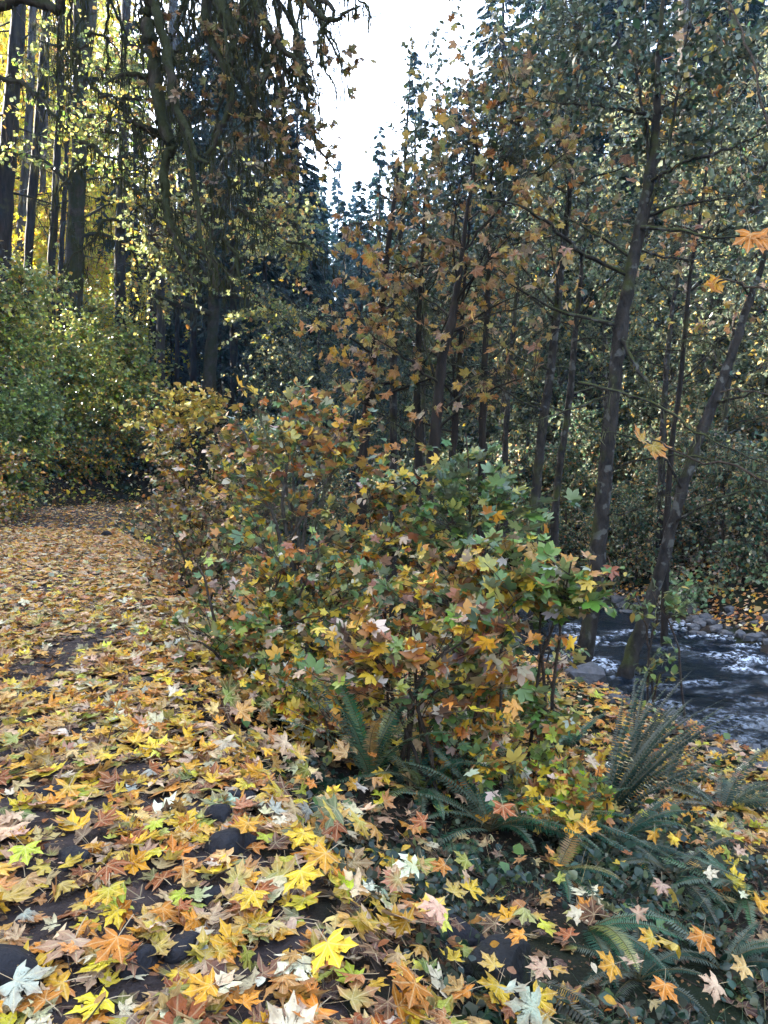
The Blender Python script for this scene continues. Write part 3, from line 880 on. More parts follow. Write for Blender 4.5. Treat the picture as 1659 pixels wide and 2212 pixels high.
def in_clumps(clumps, n, shell=.55):
    """random points in ellipsoids [(centre, radii)], weight by volume, more towards the outside"""
    w = np.array([np.prod(c[1]) ** .8 for c in clumps]); w /= w.sum()
    i = rng.choice(len(clumps), n, p=w)
    d = unit(rng.normal(size=(n, 3))); r = (shell + (1 - shell) * rng.random(n)) ** 1.0
    r = np.where(rng.random(n) < .3, rng.random(n) ** .5, r)
    r = np.where(rng.random(n) < .22, rng.uniform(1, 1.75, n), r)
    C = np.array([c[0] for c in clumps])[i]; Rr = np.array([c[1] for c in clumps])[i]
    return C + d * r[:, None] * Rr

def nearest_on(stems, E, below=.15):
    pts = np.vstack(stems)
    out = np.empty_like(E)
    for a in range(0, len(E), 400):
        e = E[a:a + 400]
        d = ((e[:, None] - pts[None]) ** 2).sum(-1) + np.where(pts[None, :, 2] > e[:, None, 2] - below, .35, 0)
        out[a:a + 400] = pts[np.argmin(d, 1)]
    return out

def bush(name, base, label, cat, stems, clumps, ntwig, per, tmpl, pal, size, group=None, stem_r=.012, mat=None, extra=None, nj=.5, grav=-.2, up=(0, 0, 1.), sag=.08, bark=None):
    """a shrub: branch frame (stems and twigs) and foliage"""
    t = thing(name, base, label, cat, group)
    mb = MB()
    for s in stems:
        p = resample(s, 10, .008); V, F, uv = tubes(p, lerp_r([stem_r * 1.3, stem_r, stem_r * .5], 10), 6, .06); mb.add(V, F, (.08, .06, .04), uv)
    E = in_clumps(clumps, ntwig)
    A = nearest_on([resample(s, 14)[4:] for s in stems], E)
    P = twig_curves(A, E, sag)
    V, F, uv = tubes(P, np.linspace(1, .35, 5)[None] * rng.uniform(.003, .006, (ntwig, 1)), 3); mb.add(V, F, (.08, .06, .04), uv)
    mb.build('stem', bark or M_TWIG, t)
    pos, d, n = leaves_on(P, per, grav=grav, nj=nj, up=up)
    mb = MB(); N = len(pos)
    c, _ = pick(pal, N)
    put_leaves(mb, tmpl, pos, d, n, size * np.exp(rng.normal(0, .25, N)), c)
    if extra is not None: extra(mb, P)
    mb.build('foliage', mat or M_FOL, t, smooth=True)
    return t

def strands(P, n, lmin, lmax, w, col, mb, spread=.02):
    """hanging moss / lichen strands from points P (N,3)"""
    i = rng.integers(0, len(P), n)
    p = P[i] + rng.normal(0, spread, (n, 3))
    L = rng.uniform(lmin, lmax, n) * rng.random(n) ** .7
    a = rng.uniform(0, 6.28, n); u = np.stack([np.cos(a), np.sin(a), 0 * a], -1)
    ww = (w * rng.uniform(.5, 1.4, n))[:, None]
    q = p + np.stack([rng.normal(0, .08, n) * L, rng.normal(0, .08, n) * L, -L * .55], -1)
    e = p + np.stack([rng.normal(0, .12, n) * L, rng.normal(0, .12, n) * L, -L], -1)
    V = np.stack([p - u * ww, p + u * ww, q + u * ww * .7, q - u * ww * .7, e], 1)
    base = (np.arange(n) * 5)[:, None]
    c = np.clip(np.array(col)[None] * np.exp(rng.normal(0, .3, (n, 1))), 0, 1); c = np.repeat(c, 5, 0)
    k = mb.n
    mb.add(V.reshape(-1, 3), base + np.array([[0, 1, 2, 3]]), c)
    # tips as triangles sharing a fresh copy of the lower edge
    V2 = np.stack([q - u * ww * .7, q + u * ww * .7, e], 1)
    mb.add(V2.reshape(-1, 3), (np.arange(n) * 3)[:, None] + np.array([[0, 1, 2]]), np.repeat(c[::5], 3, 0))

# palettes -------------------------------------------------------------
P_GREEN = [(6, (.085, .15, .035)), (4, (.13, .20, .04)), (3, (.05, .10, .03)), (2, (.24, .28, .05)), (1, (.42, .36, .05))]
P_BANK = [(6, (.11, .18, .025)), (5, (.22, .27, .03)), (3, (.36, .36, .03)), (2, (.46, .37, .06)), (1, (.40, .20, .04)), (2, (.06, .10, .03))]
P_THIM = [(5, (.07, .13, .05)), (4, (.12, .19, .05)), (2, (.30, .30, .06)), (3, (.62, .40, .03)), (2, (.50, .19, .025)), (1, (.16, .08, .04)), (1, (.56, .50, .36))]
P_AUT = [(6, (.66, .42, .03)), (3, (.52, .19, .02)), (3, (.22, .07, .025)), (2, (.46, .29, .14)), (4, (.11, .18, .04)), (2, (.34, .31, .05)), (3, (.64, .50, .34))]
P_YEL = [(6, (.62, .45, .05)), (3, (.60, .34, .04)), (2, (.42, .40, .07)), (1, (.16, .20, .05))]
P_FAR = [(5, (.03, .065, .036)), (4, (.05, .095, .045)), (2, (.11, .13, .045)), (2, (.26, .18, .05)), (1, (.28, .13, .04)), (1, (.35, .30, .2))]
P_MAPLE = [(6, (.62, .38, .03)), (5, (.50, .19, .025)), (3, (.24, .085, .03)), (3, (.50, .34, .20)), (2, (.34, .32, .05)), (1.5, (.14, .20, .04))]
P_ALDER = [(7, (.024, .058, .030)), (5, (.036, .075, .034)), (2, (.07, .11, .04)), (1, (.25, .22, .05)), (.6, (.40, .28, .05))]

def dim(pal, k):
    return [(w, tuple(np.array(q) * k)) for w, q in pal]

# ================================================================== CONIFERS (shared meshes)
def conifer_parts(seed, h, cb, rmax, nb, nsp, droop=.55, tr=.3, sw=.055, sl=.45, up=.12):
    r = np.random.default_rng(seed)
    z = cb + (h - cb) * np.sort(r.random(nb)) ** .95
    k = 1 - (z - cb) / (h - cb)
    L = np.maximum(rmax * k ** .75 * r.uniform(.65, 1.1, nb), .35) * np.minimum(1, .45 + (1 - k) * 4)
    az = r.uniform(0, 6.28, nb)
    S = 7; t = np.linspace(0, 1, S)
    out = np.stack([np.cos(az), np.sin(az), 0 * az], -1)
    P = out[:, None] * (t[None, :, None] * L[:, None, None]); P[..., 2] += z[:, None] + L[:, None] * (up * t - droop * t ** 2) * (.5 + .6 * k[:, None])
    P += r.normal(0, .02, P.shape) * L[:, None, None] * t[None, :, None]
    tb = MB()
    trunk = np.zeros((14, 3)); trunk[:, 2] = np.linspace(-1.2, h, 14); trunk[:, 0] = np.cumsum(r.normal(0, .02, 14)); trunk[:, 1] = np.cumsum(r.normal(0, .02, 14))
    V, F, uv = tubes(trunk, tr * np.linspace(1.1, .05, 14), 10, .04); tb.add(V, F, (.08, .06, .05), uv)
    cbm = MB()
    V, F, uv = tubes(P, np.linspace(1, .25, S)[None] * (.012 + .012 * L[:, None]) , 4); cbm.add(V, F, (.05, .04, .03), uv, 1)
    # sprays along the branches
    ts = (.12 + .88 * r.random((nb, nsp)) ** .75); f = ts * (S - 1); i = np.minimum(f.astype(int), S - 2); f = (f - i)[..., None]
    kk = np.arange(nb)[:, None]
    pos = (P[kk, i] * (1 - f) + P[kk, i + 1] * f)
    tan = unit(P[kk, i + 1] - P[kk, i])
    side = np.cross(tan, [0, 0, 1.0]); sg = np.where(r.random((nb, nsp)) < .5, -1, 1)[..., None]
    d = unit(tan * .75 + side * sg * r.uniform(.3, 1.1, (nb, nsp, 1)) + np.array([0, 0, -.35]) + r.normal(0, .22, tan.shape))
    ln = sl * r.uniform(.6, 1.3, (nb, nsp)) * (.45 + .55 * np.sqrt(np.minimum(L, 2.5) / 2.5))[:, None] * (1.15 - .6 * ts)
    n = unit(np.array([0, 0, 1.]) + r.normal(0, .4, tan.shape))
    c = np.array([.014, .032, .022]) * np.exp(r.normal(0, .28, (nb, nsp, 1))) * np.exp(r.normal(0, .1, (nb, nsp, 3)))
    N = nb * nsp; pos = pos.reshape(-1, 3); d = d.reshape(-1, 3); n = n.reshape(-1, 3); ln = ln.reshape(-1); c = c.reshape(-1, 3)
    u = np.cross(d, n); w = (sw * (.6 + .8 * r.random(N)))[:, None]
    m1 = pos + d * ln[:, None] * .45 - np.array([0, 0, .03]); e = pos + d * ln[:, None] - np.array([0, 0, .09])
    V = np.stack([pos, m1 - u * w, e, m1 + u * w], 1)
    cbm.add(V.reshape(-1, 3), (np.arange(N) * 4)[:, None] + np.array([[0, 1, 2, 3]]), np.repeat(c, 4, 0))
    return tb.mesh('conifer_trunk', M_DARK, True), cbm.mesh('conifer_crown', [M_CON, M_DARK], False)

CONIFERS = {
    'fir': [conifer_parts(1, 24, 4.0, 3.0, 190, 70, tr=.24), conifer_parts(2, 28, 6.0, 3.4, 210, 70, tr=.28), conifer_parts(3, 20, 2.5, 2.6, 170, 64, tr=.2)],
    'tall': [conifer_parts(4, 32, 15, 3.6, 150, 70, tr=.33, droop=.7), conifer_parts(5, 30, 12, 3.3, 150, 70, tr=.27, droop=.7)],
    'far': [conifer_parts(6, 22, 3.0, 2.3, 120, 40, tr=.2, sw=.09, sl=.55), conifer_parts(7, 26, 5.0, 2.6, 130, 40, tr=.22, sw=.09, sl=.55), conifer_parts(8, 18, 2.0, 2.0, 110, 36, tr=.17, sw=.09, sl=.5)],
}
def conifer(kind, var, x, y, sc, label, group, colr=(1, 1, 1), name='fir_tree', cat='fir tree', rz=None, dz=0.0, wide=1.0):
    t = thing(name, (x, y, hz(x, y) - .1 + dz), label, cat, group)
    t.rotation_euler = (0, 0, rng.uniform(0, 6.28) if rz is None else rz); t.scale = (sc * wide, sc * wide, sc)
    tm, cm = CONIFERS[kind][var]
    for nm, me in (('trunk', tm), ('crown', cm)):
        o = bpy.data.objects.new(nm, me); COL.objects.link(o); o.parent = t; o.color = (*colr, 1)
    return t

# ================================================================== BROADLEAF BACKGROUND TREES (shared meshes)
def broad_parts(seed, h, cb, rad, nlimb, ntw, per, size, tmpl, pal, tr=.16, bark=None, moss=0):
    global rng
    keep = rng; rng = np.random.default_rng(seed)
    tb = MB(); cm = MB()
    trunk = np.zeros((9, 3)); trunk[:, 2] = np.linspace(-.8, h * .85, 9); trunk[:, :2] = np.cumsum(rng.normal(0, h * .010, (9, 2)), 0)
    tk = resample(trunk, 24); V, F, uv = tubes(tk, tr * np.linspace(1.1, .12, 24), 9, .05); tb.add(V, F, (.06, .05, .04), uv)
    limbs = []
    for i in range(nlimb):
        z = cb + (h * .8 - cb) * (i + rng.random()) / nlimb
        p0 = tk[np.argmin(np.abs(tk[:, 2] - z))]; a = rng.uniform(0, 6.28); k = (z - cb) / (h - cb)
        L = rad * (1.1 - .6 * k) * rng.uniform(.7, 1.15)
        limbs.append(limb_path(p0, (math.cos(a), math.sin(a), .25 + .8 * k), L, 9, .16, .02))
    V, F, uv = tubes(np.array(limbs), np.linspace(1, .2, 9)[None] * tr * rng.uniform(.2, .34, (nlimb, 1)), 6, .06); cm.add(V, F, (.06, .05, .04), uv, 1)
    B = np.vstack([l[2:] for l in limbs]); A = B[rng.integers(0, len(B), ntw)]
    E = A + unit(rng.normal(size=(ntw, 3)) + np.array([0, 0, .1])) * rng.uniform(.3, 1.0, (ntw, 1)) * rad * .42
    P = twig_curves(A, E, .1)
    V, F, uv = tubes(P, np.linspace(1, .3, 5)[None] * .008, 3); cm.add(V, F, (.06, .05, .04), uv, 1)
    pos, d, n = leaves_on(P, per, .2, -.35, .5, nj=.6)
    N = len(pos); c, _ = pick(pal, N, .22, .08)
    put_leaves(cm, tmpl, pos, d, n, size * np.exp(rng.normal(0, .25, N)), c)
    rng = keep
    return tb.mesh('broadleaf_trunk', bark or M_ALDER, True), cm.mesh('broadleaf_crown', [M_TREE, bark or M_ALDER], True)

P_GLOW = [(5, (.72, .60, .012)), (4, (.60, .58, .016)), (3, (.70, .42, .010)), (2, (.32, .38, .016)), (1, (.6, .27, .01))]
P_MIDG = [(5, (.024, .055, .030)), (4, (.040, .08, .036)), (2, (.08, .10, .035)), (1, (.30, .22, .03))]
BROAD = {
    'glow': [broad_parts(21, 13, 1.5, 4.2, 16, 620, 16, .20, TL, P_GLOW), broad_parts(22, 10, .8, 4.0, 14, 620, 16, .19, TL, P_GLOW), broad_parts(23, 16, 3, 4.4, 18, 640, 16, .21, TL, P_GLOW)],
    'mid': [broad_parts(31, 9, .8, 3.0, 15, 420, 12, .13, TL, P_MIDG), broad_parts(32, 12, 1.5, 3.4, 16, 440, 12, .14, TL, P_MIDG), broad_parts(33, 7, .5, 2.8, 14, 420, 12, .12, TL, P_MIDG)],
    'brush': [broad_parts(41, 2.6, .1, 1.7, 11, 330, 12, .075, OV2, P_FAR, .05, M_TWIG), broad_parts(42, 2.0, .1, 1.6, 11, 330, 12, .07, OV2, P_FAR, .05, M_TWIG), broad_parts(43, 3.4, .2, 1.9, 12, 360, 12, .08, OV2, P_FAR, .06, M_TWIG)],
}
def broadleaf(kind, var, x, y, sc, label, group, colr=(1, 1, 1), name='broadleaf_tree', cat='tree', dz=0.0):
    t = thing(name, (x, y, hz(x, y) - .05 + dz), label, cat, group)
    t.rotation_euler = (0, 0, rng.uniform(0, 6.28)); t.scale = (sc, sc, sc * rng.uniform(.9, 1.12))
    tm, cm = BROAD[kind][var]
    for nm, me in (('trunk', tm), ('crown', cm)):
        o = bpy.data.objects.new(nm, me); COL.objects.link(o); o.parent = t; o.color = (*colr, 1)
    return t

ORD = ['first', 'second', 'third', 'fourth', 'fifth', 'sixth', 'seventh', 'eighth', 'ninth', 'tenth', 'eleventh', 'twelfth', 'thirteenth', 'fourteenth', 'fifteenth', 'sixteenth', 'seventeenth', 'eighteenth', 'nineteenth', 'twentieth', 'twenty-first', 'twenty-second', 'twenty-third', 'twenty-fourth', 'twenty-fifth', 'twenty-sixth', 'twenty-seventh', 'twenty-eighth', 'twenty-ninth', 'thirtieth', 'thirty-first', 'thirty-second', 'thirty-third', 'thirty-fourth', 'thirty-fifth', 'thirty-sixth', 'thirty-seventh', 'thirty-eighth', 'thirty-ninth', 'fortieth']
# ================================================================== BACKGROUND FOREST
def row(items, fn, phrase, group):
    """items (px, Y, ...) sorted from the left; each label says its place in the row"""
    items = sorted(items, key=lambda q: q[0])
    for i, it in enumerate(items):
        fn(it, phrase.replace('#', ORD[i]), group)

# conifers far up the valley, below the gap of sky
def f_far(it, lb, g):
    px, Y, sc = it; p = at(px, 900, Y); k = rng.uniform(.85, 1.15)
    conifer('far', int(rng.integers(0, 3)), p[0], Y, sc * 1.2, lb, g, (1.4 * k, 1.6 * k, 1.9 * k))  # tint lifted towards blue: valley haze painted into the crowns
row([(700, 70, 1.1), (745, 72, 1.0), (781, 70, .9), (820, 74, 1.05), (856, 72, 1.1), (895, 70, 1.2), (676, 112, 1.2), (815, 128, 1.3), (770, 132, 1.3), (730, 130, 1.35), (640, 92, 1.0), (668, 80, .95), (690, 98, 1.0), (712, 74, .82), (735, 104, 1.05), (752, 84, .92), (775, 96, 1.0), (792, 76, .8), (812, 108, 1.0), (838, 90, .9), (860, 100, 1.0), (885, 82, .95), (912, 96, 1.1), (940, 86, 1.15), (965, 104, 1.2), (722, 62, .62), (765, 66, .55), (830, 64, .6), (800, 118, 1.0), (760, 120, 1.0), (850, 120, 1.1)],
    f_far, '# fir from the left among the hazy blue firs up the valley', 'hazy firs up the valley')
# the wood on the far slope reads as one mass
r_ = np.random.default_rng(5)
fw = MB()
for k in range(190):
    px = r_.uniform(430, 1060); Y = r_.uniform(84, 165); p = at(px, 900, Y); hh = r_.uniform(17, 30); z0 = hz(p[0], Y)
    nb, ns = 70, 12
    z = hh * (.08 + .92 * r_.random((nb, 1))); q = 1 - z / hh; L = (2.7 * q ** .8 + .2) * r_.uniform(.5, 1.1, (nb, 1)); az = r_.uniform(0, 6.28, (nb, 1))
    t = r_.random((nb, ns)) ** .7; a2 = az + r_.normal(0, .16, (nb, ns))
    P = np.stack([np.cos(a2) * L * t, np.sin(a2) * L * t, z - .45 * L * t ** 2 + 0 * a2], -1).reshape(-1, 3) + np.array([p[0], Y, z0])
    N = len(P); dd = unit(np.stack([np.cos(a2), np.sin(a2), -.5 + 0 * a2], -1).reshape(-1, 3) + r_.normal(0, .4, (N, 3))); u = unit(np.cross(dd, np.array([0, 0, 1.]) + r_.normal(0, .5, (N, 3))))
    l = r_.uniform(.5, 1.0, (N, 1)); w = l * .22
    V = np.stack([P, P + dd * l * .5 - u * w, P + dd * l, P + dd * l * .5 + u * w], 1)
    fw.add(V.reshape(-1, 3), (np.arange(N) * 4)[:, None] + np.array([[0, 1, 2, 3]]), np.repeat(np.array([.026, .058, .050]) * np.exp(r_.normal(0, .25, (N, 1))), 4, 0))  # needles lighter and bluer, standing in for haze over the valley
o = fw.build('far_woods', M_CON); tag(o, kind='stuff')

# tall dark firs right of the sky gap
def f_right(it, lb, g):
    px, Y, sc, v = it; p = at(px, 900, Y)
    conifer('fir', v, p[0], Y, sc, lb, g, (.9, 1.05, 1.05))
row([(985, 62, 1.1, 1), (1010, 50, 1.05, 0), (1075, 45, 1.15, 1), (1130, 55, 1.2, 0), (1160, 40, 1.1, 1), (1240, 46, 1.15, 0), (1290, 38, 1.05, 1), (1350, 50, 1.2, 0), (1410, 41, 1.1, 2), (1100, 36, .95, 2), (1200, 34, .9, 1), (1320, 33, .95, 1), (1440, 36, 1.1, 1), (1385, 31, .8, 0), (1560, 30, .95, 1), (1260, 54, 1.4, 1), (1480, 52, 1.4, 0), (1040, 40, .85, 2), (1620, 50, 1.4, 1), (1540, 38, 1.2, 1), (1600, 33, 1.1, 0), (1650, 42, 1.25, 1)],
    f_right, '# dark fir to the right of the sky gap, on the far hillside', 'dark firs on the far hillside')
# dark firs left of the gap, behind the mossy maple
def f_left(it, lb, g):
    px, Y, sc, v = it; p = at(px, 900, Y)
    conifer('fir', v, p[0], Y, sc, lb, g, (.75, .85, .9))
row([(698, 52, .85, 2), (672, 46, .92, 2), (650, 50, 1.05, 1), (622, 52, 1.0, 0), (575, 40, .98, 2), (545, 50, 1.05, 1), (505, 44, 1.05, 0), (470, 52, 1.15, 1), (425, 52, 1.1, 0), (300, 60, 1.1, 1), (228, 56, .8, 2)],
    f_left, '# dark fir from the left behind the mossy maple', 'dark firs behind the mossy maple')

def f_young(it, lb, g):
    px, Y, sc, v = it; p = at(px, 900, Y)
    conifer('fir', v, p[0], Y, sc, lb, g, (.7, .85, .95), wide=1.35)
row([(372, 47, .40, 2), (398, 52, .6, 2), (432, 50, .36, 2), (478, 46, .40, 2), (515, 50, .5, 2), (552, 46, .36, 2), (590, 50, .55, 2), (635, 54, .6, 2), (295, 50, .45, 2), (668, 50, .42, 2)],
    f_young, '# young dark fir from the left, low between the trunks above the path bend', 'young firs above the path bend')
row([(398, 58, 1.25, 1), (448, 66, 1.4, 0), (492, 60, 1.35, 1), (528, 66, 1.5, 0), (560, 56, 1.3, 1), (600, 62, 1.35, 0), (638, 66, 1.1, 1)],
    f_left, '# tallest fir from the left in the stand closing the view', 'tall firs closing the view')

# sunlit yellow-green maples behind the left trunks
def f_glow(it, lb, g):
    px, Y, sc, v = it; Y *= 1.35; p = at(px, 900, Y); sc *= 1.3
    broadleaf('glow', v, p[0], Y, sc, lb, g, name='maple_tree', cat='maple tree')
row([(-60, 38, 1.5, 0), (20, 44, 1.5, 2), (75, 36, 1.0, 1), (110, 50, 1.6, 2), (170, 42, 1.2, 0), (235, 46, 1.4, 1), (275, 38, .8, 1), (340, 52, 1.2, 0), (60, 58, 1.9, 2), (-40, 54, 1.8, 2), (200, 60, 1.8, 0), (150, 34, .8, 1), (0, 33, .8, 1), (250, 54, 1.7, 2), (130, 62, 2.1, 2), (30, 64, 2.2, 0)],
    f_glow, '# glowing yellow maple from the left behind the dark trunks', 'sunlit maples behind the trunks')
# green broadleaves in the valley and across the creek
def f_mid(it, lb, g):
    px, Y, sc, v = it; p = at(px, 900, Y); k = rng.uniform(.85, 1.25)
    broadleaf('mid', v, p[0], Y, sc, lb, g, (k * rng.uniform(.85, 1.2), k, k * 1.05))
row([(560, 30, .8, 2), (610, 36, 1.0, 0), (650, 33, .95, 1), (690, 44, 1.1, 1), (720, 36, .75, 2), (745, 48, .8, 0), (830, 46, .95, 1), (880, 35, .9, 0), (920, 42, 1.2, 1), (960, 31, 1.0, 0), (1000, 37, 1.25, 1)],
    f_mid, '# green tree from the left along the valley floor beyond the bushes', 'green trees on the valley floor')
row([(1060, 32, 1.15, 1), (1090, 26, .9, 0), (1140, 29, 1.2, 1), (1200, 25, .95, 2), (1260, 28, 1.25, 1), (1330, 24, 1.0, 0), (1400, 27, 1.3, 1), (1450, 22, .8, 2), (1520, 25, 1.2, 1), (1570, 21, .85, 0), (1620, 24, 1.25, 1), (1665, 20, 1.0, 2), (1385, 33, 1.4, 1), (1590, 30, 1.4, 1), (1180, 36, 1.4, 1)],
    f_mid, '# green tree from the left on the slope across the creek', 'green trees across the creek')
# thickets on the far bank
def f_brush(it, lb, g):
    px, py, Y, sc, v = it; p = at(px, py, Y); k = rng.uniform(.8, 1.3)
    broadleaf('brush', v, p[0], Y, sc, lb, g, (k * rng.uniform(.85, 1.1), k * 1.05, k * rng.uniform(1.0, 1.3)), 'thicket_bush', 'bush')
row([(1130, 0, 20.5, .8, 0), (1190, 0, 19.5, .75, 1), (1240, 0, 21, .9, 2), (1285, 0, 18.6, .7, 0), (1345, 0, 18.2, .75, 1), (1400, 0, 17.4, .72, 0), (1450, 0, 18.5, .9, 2), (1500, 0, 16.6, .8, 1), (1550, 0, 17.5, .85, 0), (1600, 0, 15.8, .8, 2), (1655, 0, 16.2, .9, 1), (1700, 0, 15, .9, 0)],
    f_brush, '# low thicket from the left along the far bank of the creek', 'thickets on the far bank')
row([(1080, 0, 23, 1.0, 2), (1150, 0, 24, 1.1, 0), (1220, 0, 23.5, 1.05, 1), (1310, 0, 22, 1.0, 2), (1390, 0, 21.2, 1.0, 0), (1470, 0, 21, 1.0, 1), (1540, 0, 20, 1.0, 2), (1620, 0, 19, 1.0, 0), (1690, 0, 19, 1.1, 1)],
    f_brush, '# leafy bush from the left on the slope above the far bank', 'bushes above the far bank')
row([(540, 0, 24, .9, 1), (590, 0, 27, 1.1, 2), (640, 0, 23, .9, 0), (700, 0, 26, 1.1, 2), (750, 0, 22, .85, 1), (800, 0, 25, 1.1, 0), (850, 0, 21, .8, 2), (905, 0, 24, 1.0, 1), (960, 0, 22, .9, 0), (1015, 0, 25, 1.1, 2), (1060, 0, 20, .8, 1)],
    f_brush, '# bush from the left in the hollow between the alder trunks', 'bushes between the alders')

# firs added unseen, left of the frame, to keep the valley floor in shade
i = 0
for (x, y) in [(-15, 9), (-17, 14), (-19, 20), (-21, 7), (-23, 13), (-25, 19), (-27, 25), (-27, 10), (-30, 16), (-32, 22), (-34, 29), (-30, 5), (-34, 11), (-37, 18), (-40, 26), (-23, 26), (-31, 33), (-43, 34), (-38, 33)]:
    conifer('fir', i % 3, x + rng.normal(0, .6), y + rng.normal(0, .6), 1.15 + .2 * (i % 2), 'tall dark fir added outside the view, left of the path, to shade the valley', 'added shade firs on the left hillside', wide=1.35)
    i += 1
for k in range(66):
    y = rng.uniform(4, 46); x = -.60 * y - rng.uniform(9.5, 26)
    conifer('fir', k % 3, x, y, 1.1 + .35 * rng.random(), 'tall dark fir added outside the view, left of the path, to shade the valley', 'added shade firs on the left hillside', wide=1.5)
# ================================================================== TREES OF THE MIDDLE GROUND
def cl(*items):
    return [(at(px, py, Y * DK), DK * np.array(r if not np.isscalar(r) else (r, r, r), float)) for (px, py, Y, r) in items]

def tree(name, label, cat, path, Y, rad, bark, clumps=None, ntwig=0, per=6, tmpl=None, pal=None, size=.08, limbs=(), nlimb=0, lz=(0, 1), llen=(1, 2), lup=.5,
         moss=None, group=None, fmat=None, rough=.07, limb_r=.35, twig_from=0, grav=-.35, nj=.6, stub=0, bare_twigs=True, ltw=16, ns=12):
    tk = pxpath(path, Y)
    tk = tk if tk[0][2] < tk[-1][2] else tk[::-1]
    S = max(24, 5 * len(tk)); p = resample(tk, S, .006); r = lerp_r(rad, S) * DK; llen = (llen[0] * DK, llen[1] * DK)
    base = p[0]
    t = thing(name, base, label, cat, group)
    mb = MB(); foot = p[:1].copy(); foot[0, 2] = min(hz(p[0, 0], p[0, 1]) - .3, p[0, 2] - .4); pp = np.vstack([foot, p]); rr = np.concatenate([[r[0] * 1.25], r]); rr[1] *= 1.1
    V, F, uv = tubes(pp, rr, ns, rough); mb.add(V, F, (.08, .06, .05), uv); mb.build('trunk', bark, t, smooth=True)
    lims = []
    for L in limbs:
        pts, lr = L[0], L[1]
        q = resample(pts, max(12, 4 * len(pts)), .012); lims.append((q, lerp_r(lr, len(q)) * DK))
    for i in range(nlimb):
        k = lz[0] + (lz[1] - lz[0]) * (i + rng.random()) / nlimb
        j = int(k * (S - 1)); a = rng.uniform(0, 6.28)
        d = np.array([math.cos(a), .6 * math.sin(a), lup * rng.uniform(.3, 1.6)])
        q = limb_path(p[j], d, rng.uniform(*llen) * (1.1 - .5 * k), 12, .10, rng.uniform(-.05, .03))
        lims.append((q, np.linspace(r[j] * limb_r, .004 * DK, 12)))
    for q, lr in lims:
        mb = MB(); V, F, uv = tubes(q, lr, 7, .12); mb.add(V, F, (.08, .06, .05), uv)
        if bare_twigs:
            A = q[rng.integers(3, len(q), ltw)]; T = unit(q[-1] - q[0])
            E = A + unit(T * .9 + rng.normal(0, .6, (ltw, 3))) * rng.uniform(.2, .75, (ltw, 1)) * DK
            P = twig_curves(A, E, .03); V, F, uv = tubes(P, np.linspace(1, .4, 5)[None] * np.full((ltw, 1), .0042 * DK), 3); mb.add(V, F, (.08, .06, .05), uv)
        mb.build('limb', bark, t, smooth=True)
    allp = [q for q, _ in lims] or [p]
    if clumps:
        E = in_clumps(clumps, ntwig, .3); A = nearest_on(allp + [p[twig_from:]], E, 0.0)
        # keep twigs short: seat them on a point partway from the limb
        dv = E - A; ln = np.linalg.norm(dv, axis=1, keepdims=True); A2 = E - dv / np.maximum(ln, .01) * np.minimum(ln, 1.3 * DK)
        P = twig_curves(A2, E, .05)
        mb = MB(); V, F, uv = tubes(P, np.linspace(1, .35, 5)[None] * rng.uniform(.003, .0065, (ntwig, 1)) * DK, 3); mb.add(V, F, (.07, .05, .04), uv, 1)
        far = ln[:, 0] > 1.35 * DK
        if far.any():
            P2 = twig_curves(A[far], A2[far], .03); V, F, uv = tubes(P2, np.full((far.sum(), 5), .007 * DK), 4); mb.add(V, F, (.07, .05, .04), uv, 1)
        pos, d, n = leaves_on(P, per, .2, grav, .6, nj=nj)
        c, _ = pick(pal, len(pos)); put_leaves(mb, tmpl, pos, d, n, size * DK * np.exp(rng.normal(0, .25, len(pos))), c)
        mb.build('foliage', [fmat or M_FOL, M_TWIG], t, smooth=True)
    if moss:
        n, l0, l1, w, colr = moss
        src = np.vstack([q[2:] for q, _ in lims])
        dens = np.vstack([src[:-1] + (src[1:] - src[:-1]) * f for f in (0, .33, .66)]) if len(src) > 1 else src
        ok = np.linalg.norm(np.diff(np.vstack([dens, dens[-1:]]), axis=0), axis=1) < 9
        mb = MB(); strands(src, n, l0 * DK, l1 * DK, w * DK, colr, mb, .03 * DK); mb.build('moss_foliage', M_MOSSH, t)
    return t

def alder_limb(pts, Y, r0=.03):
    return (pxpath(pts, Y), [r0, r0 * .7, .006])

LICH = (.085, .085, .045)
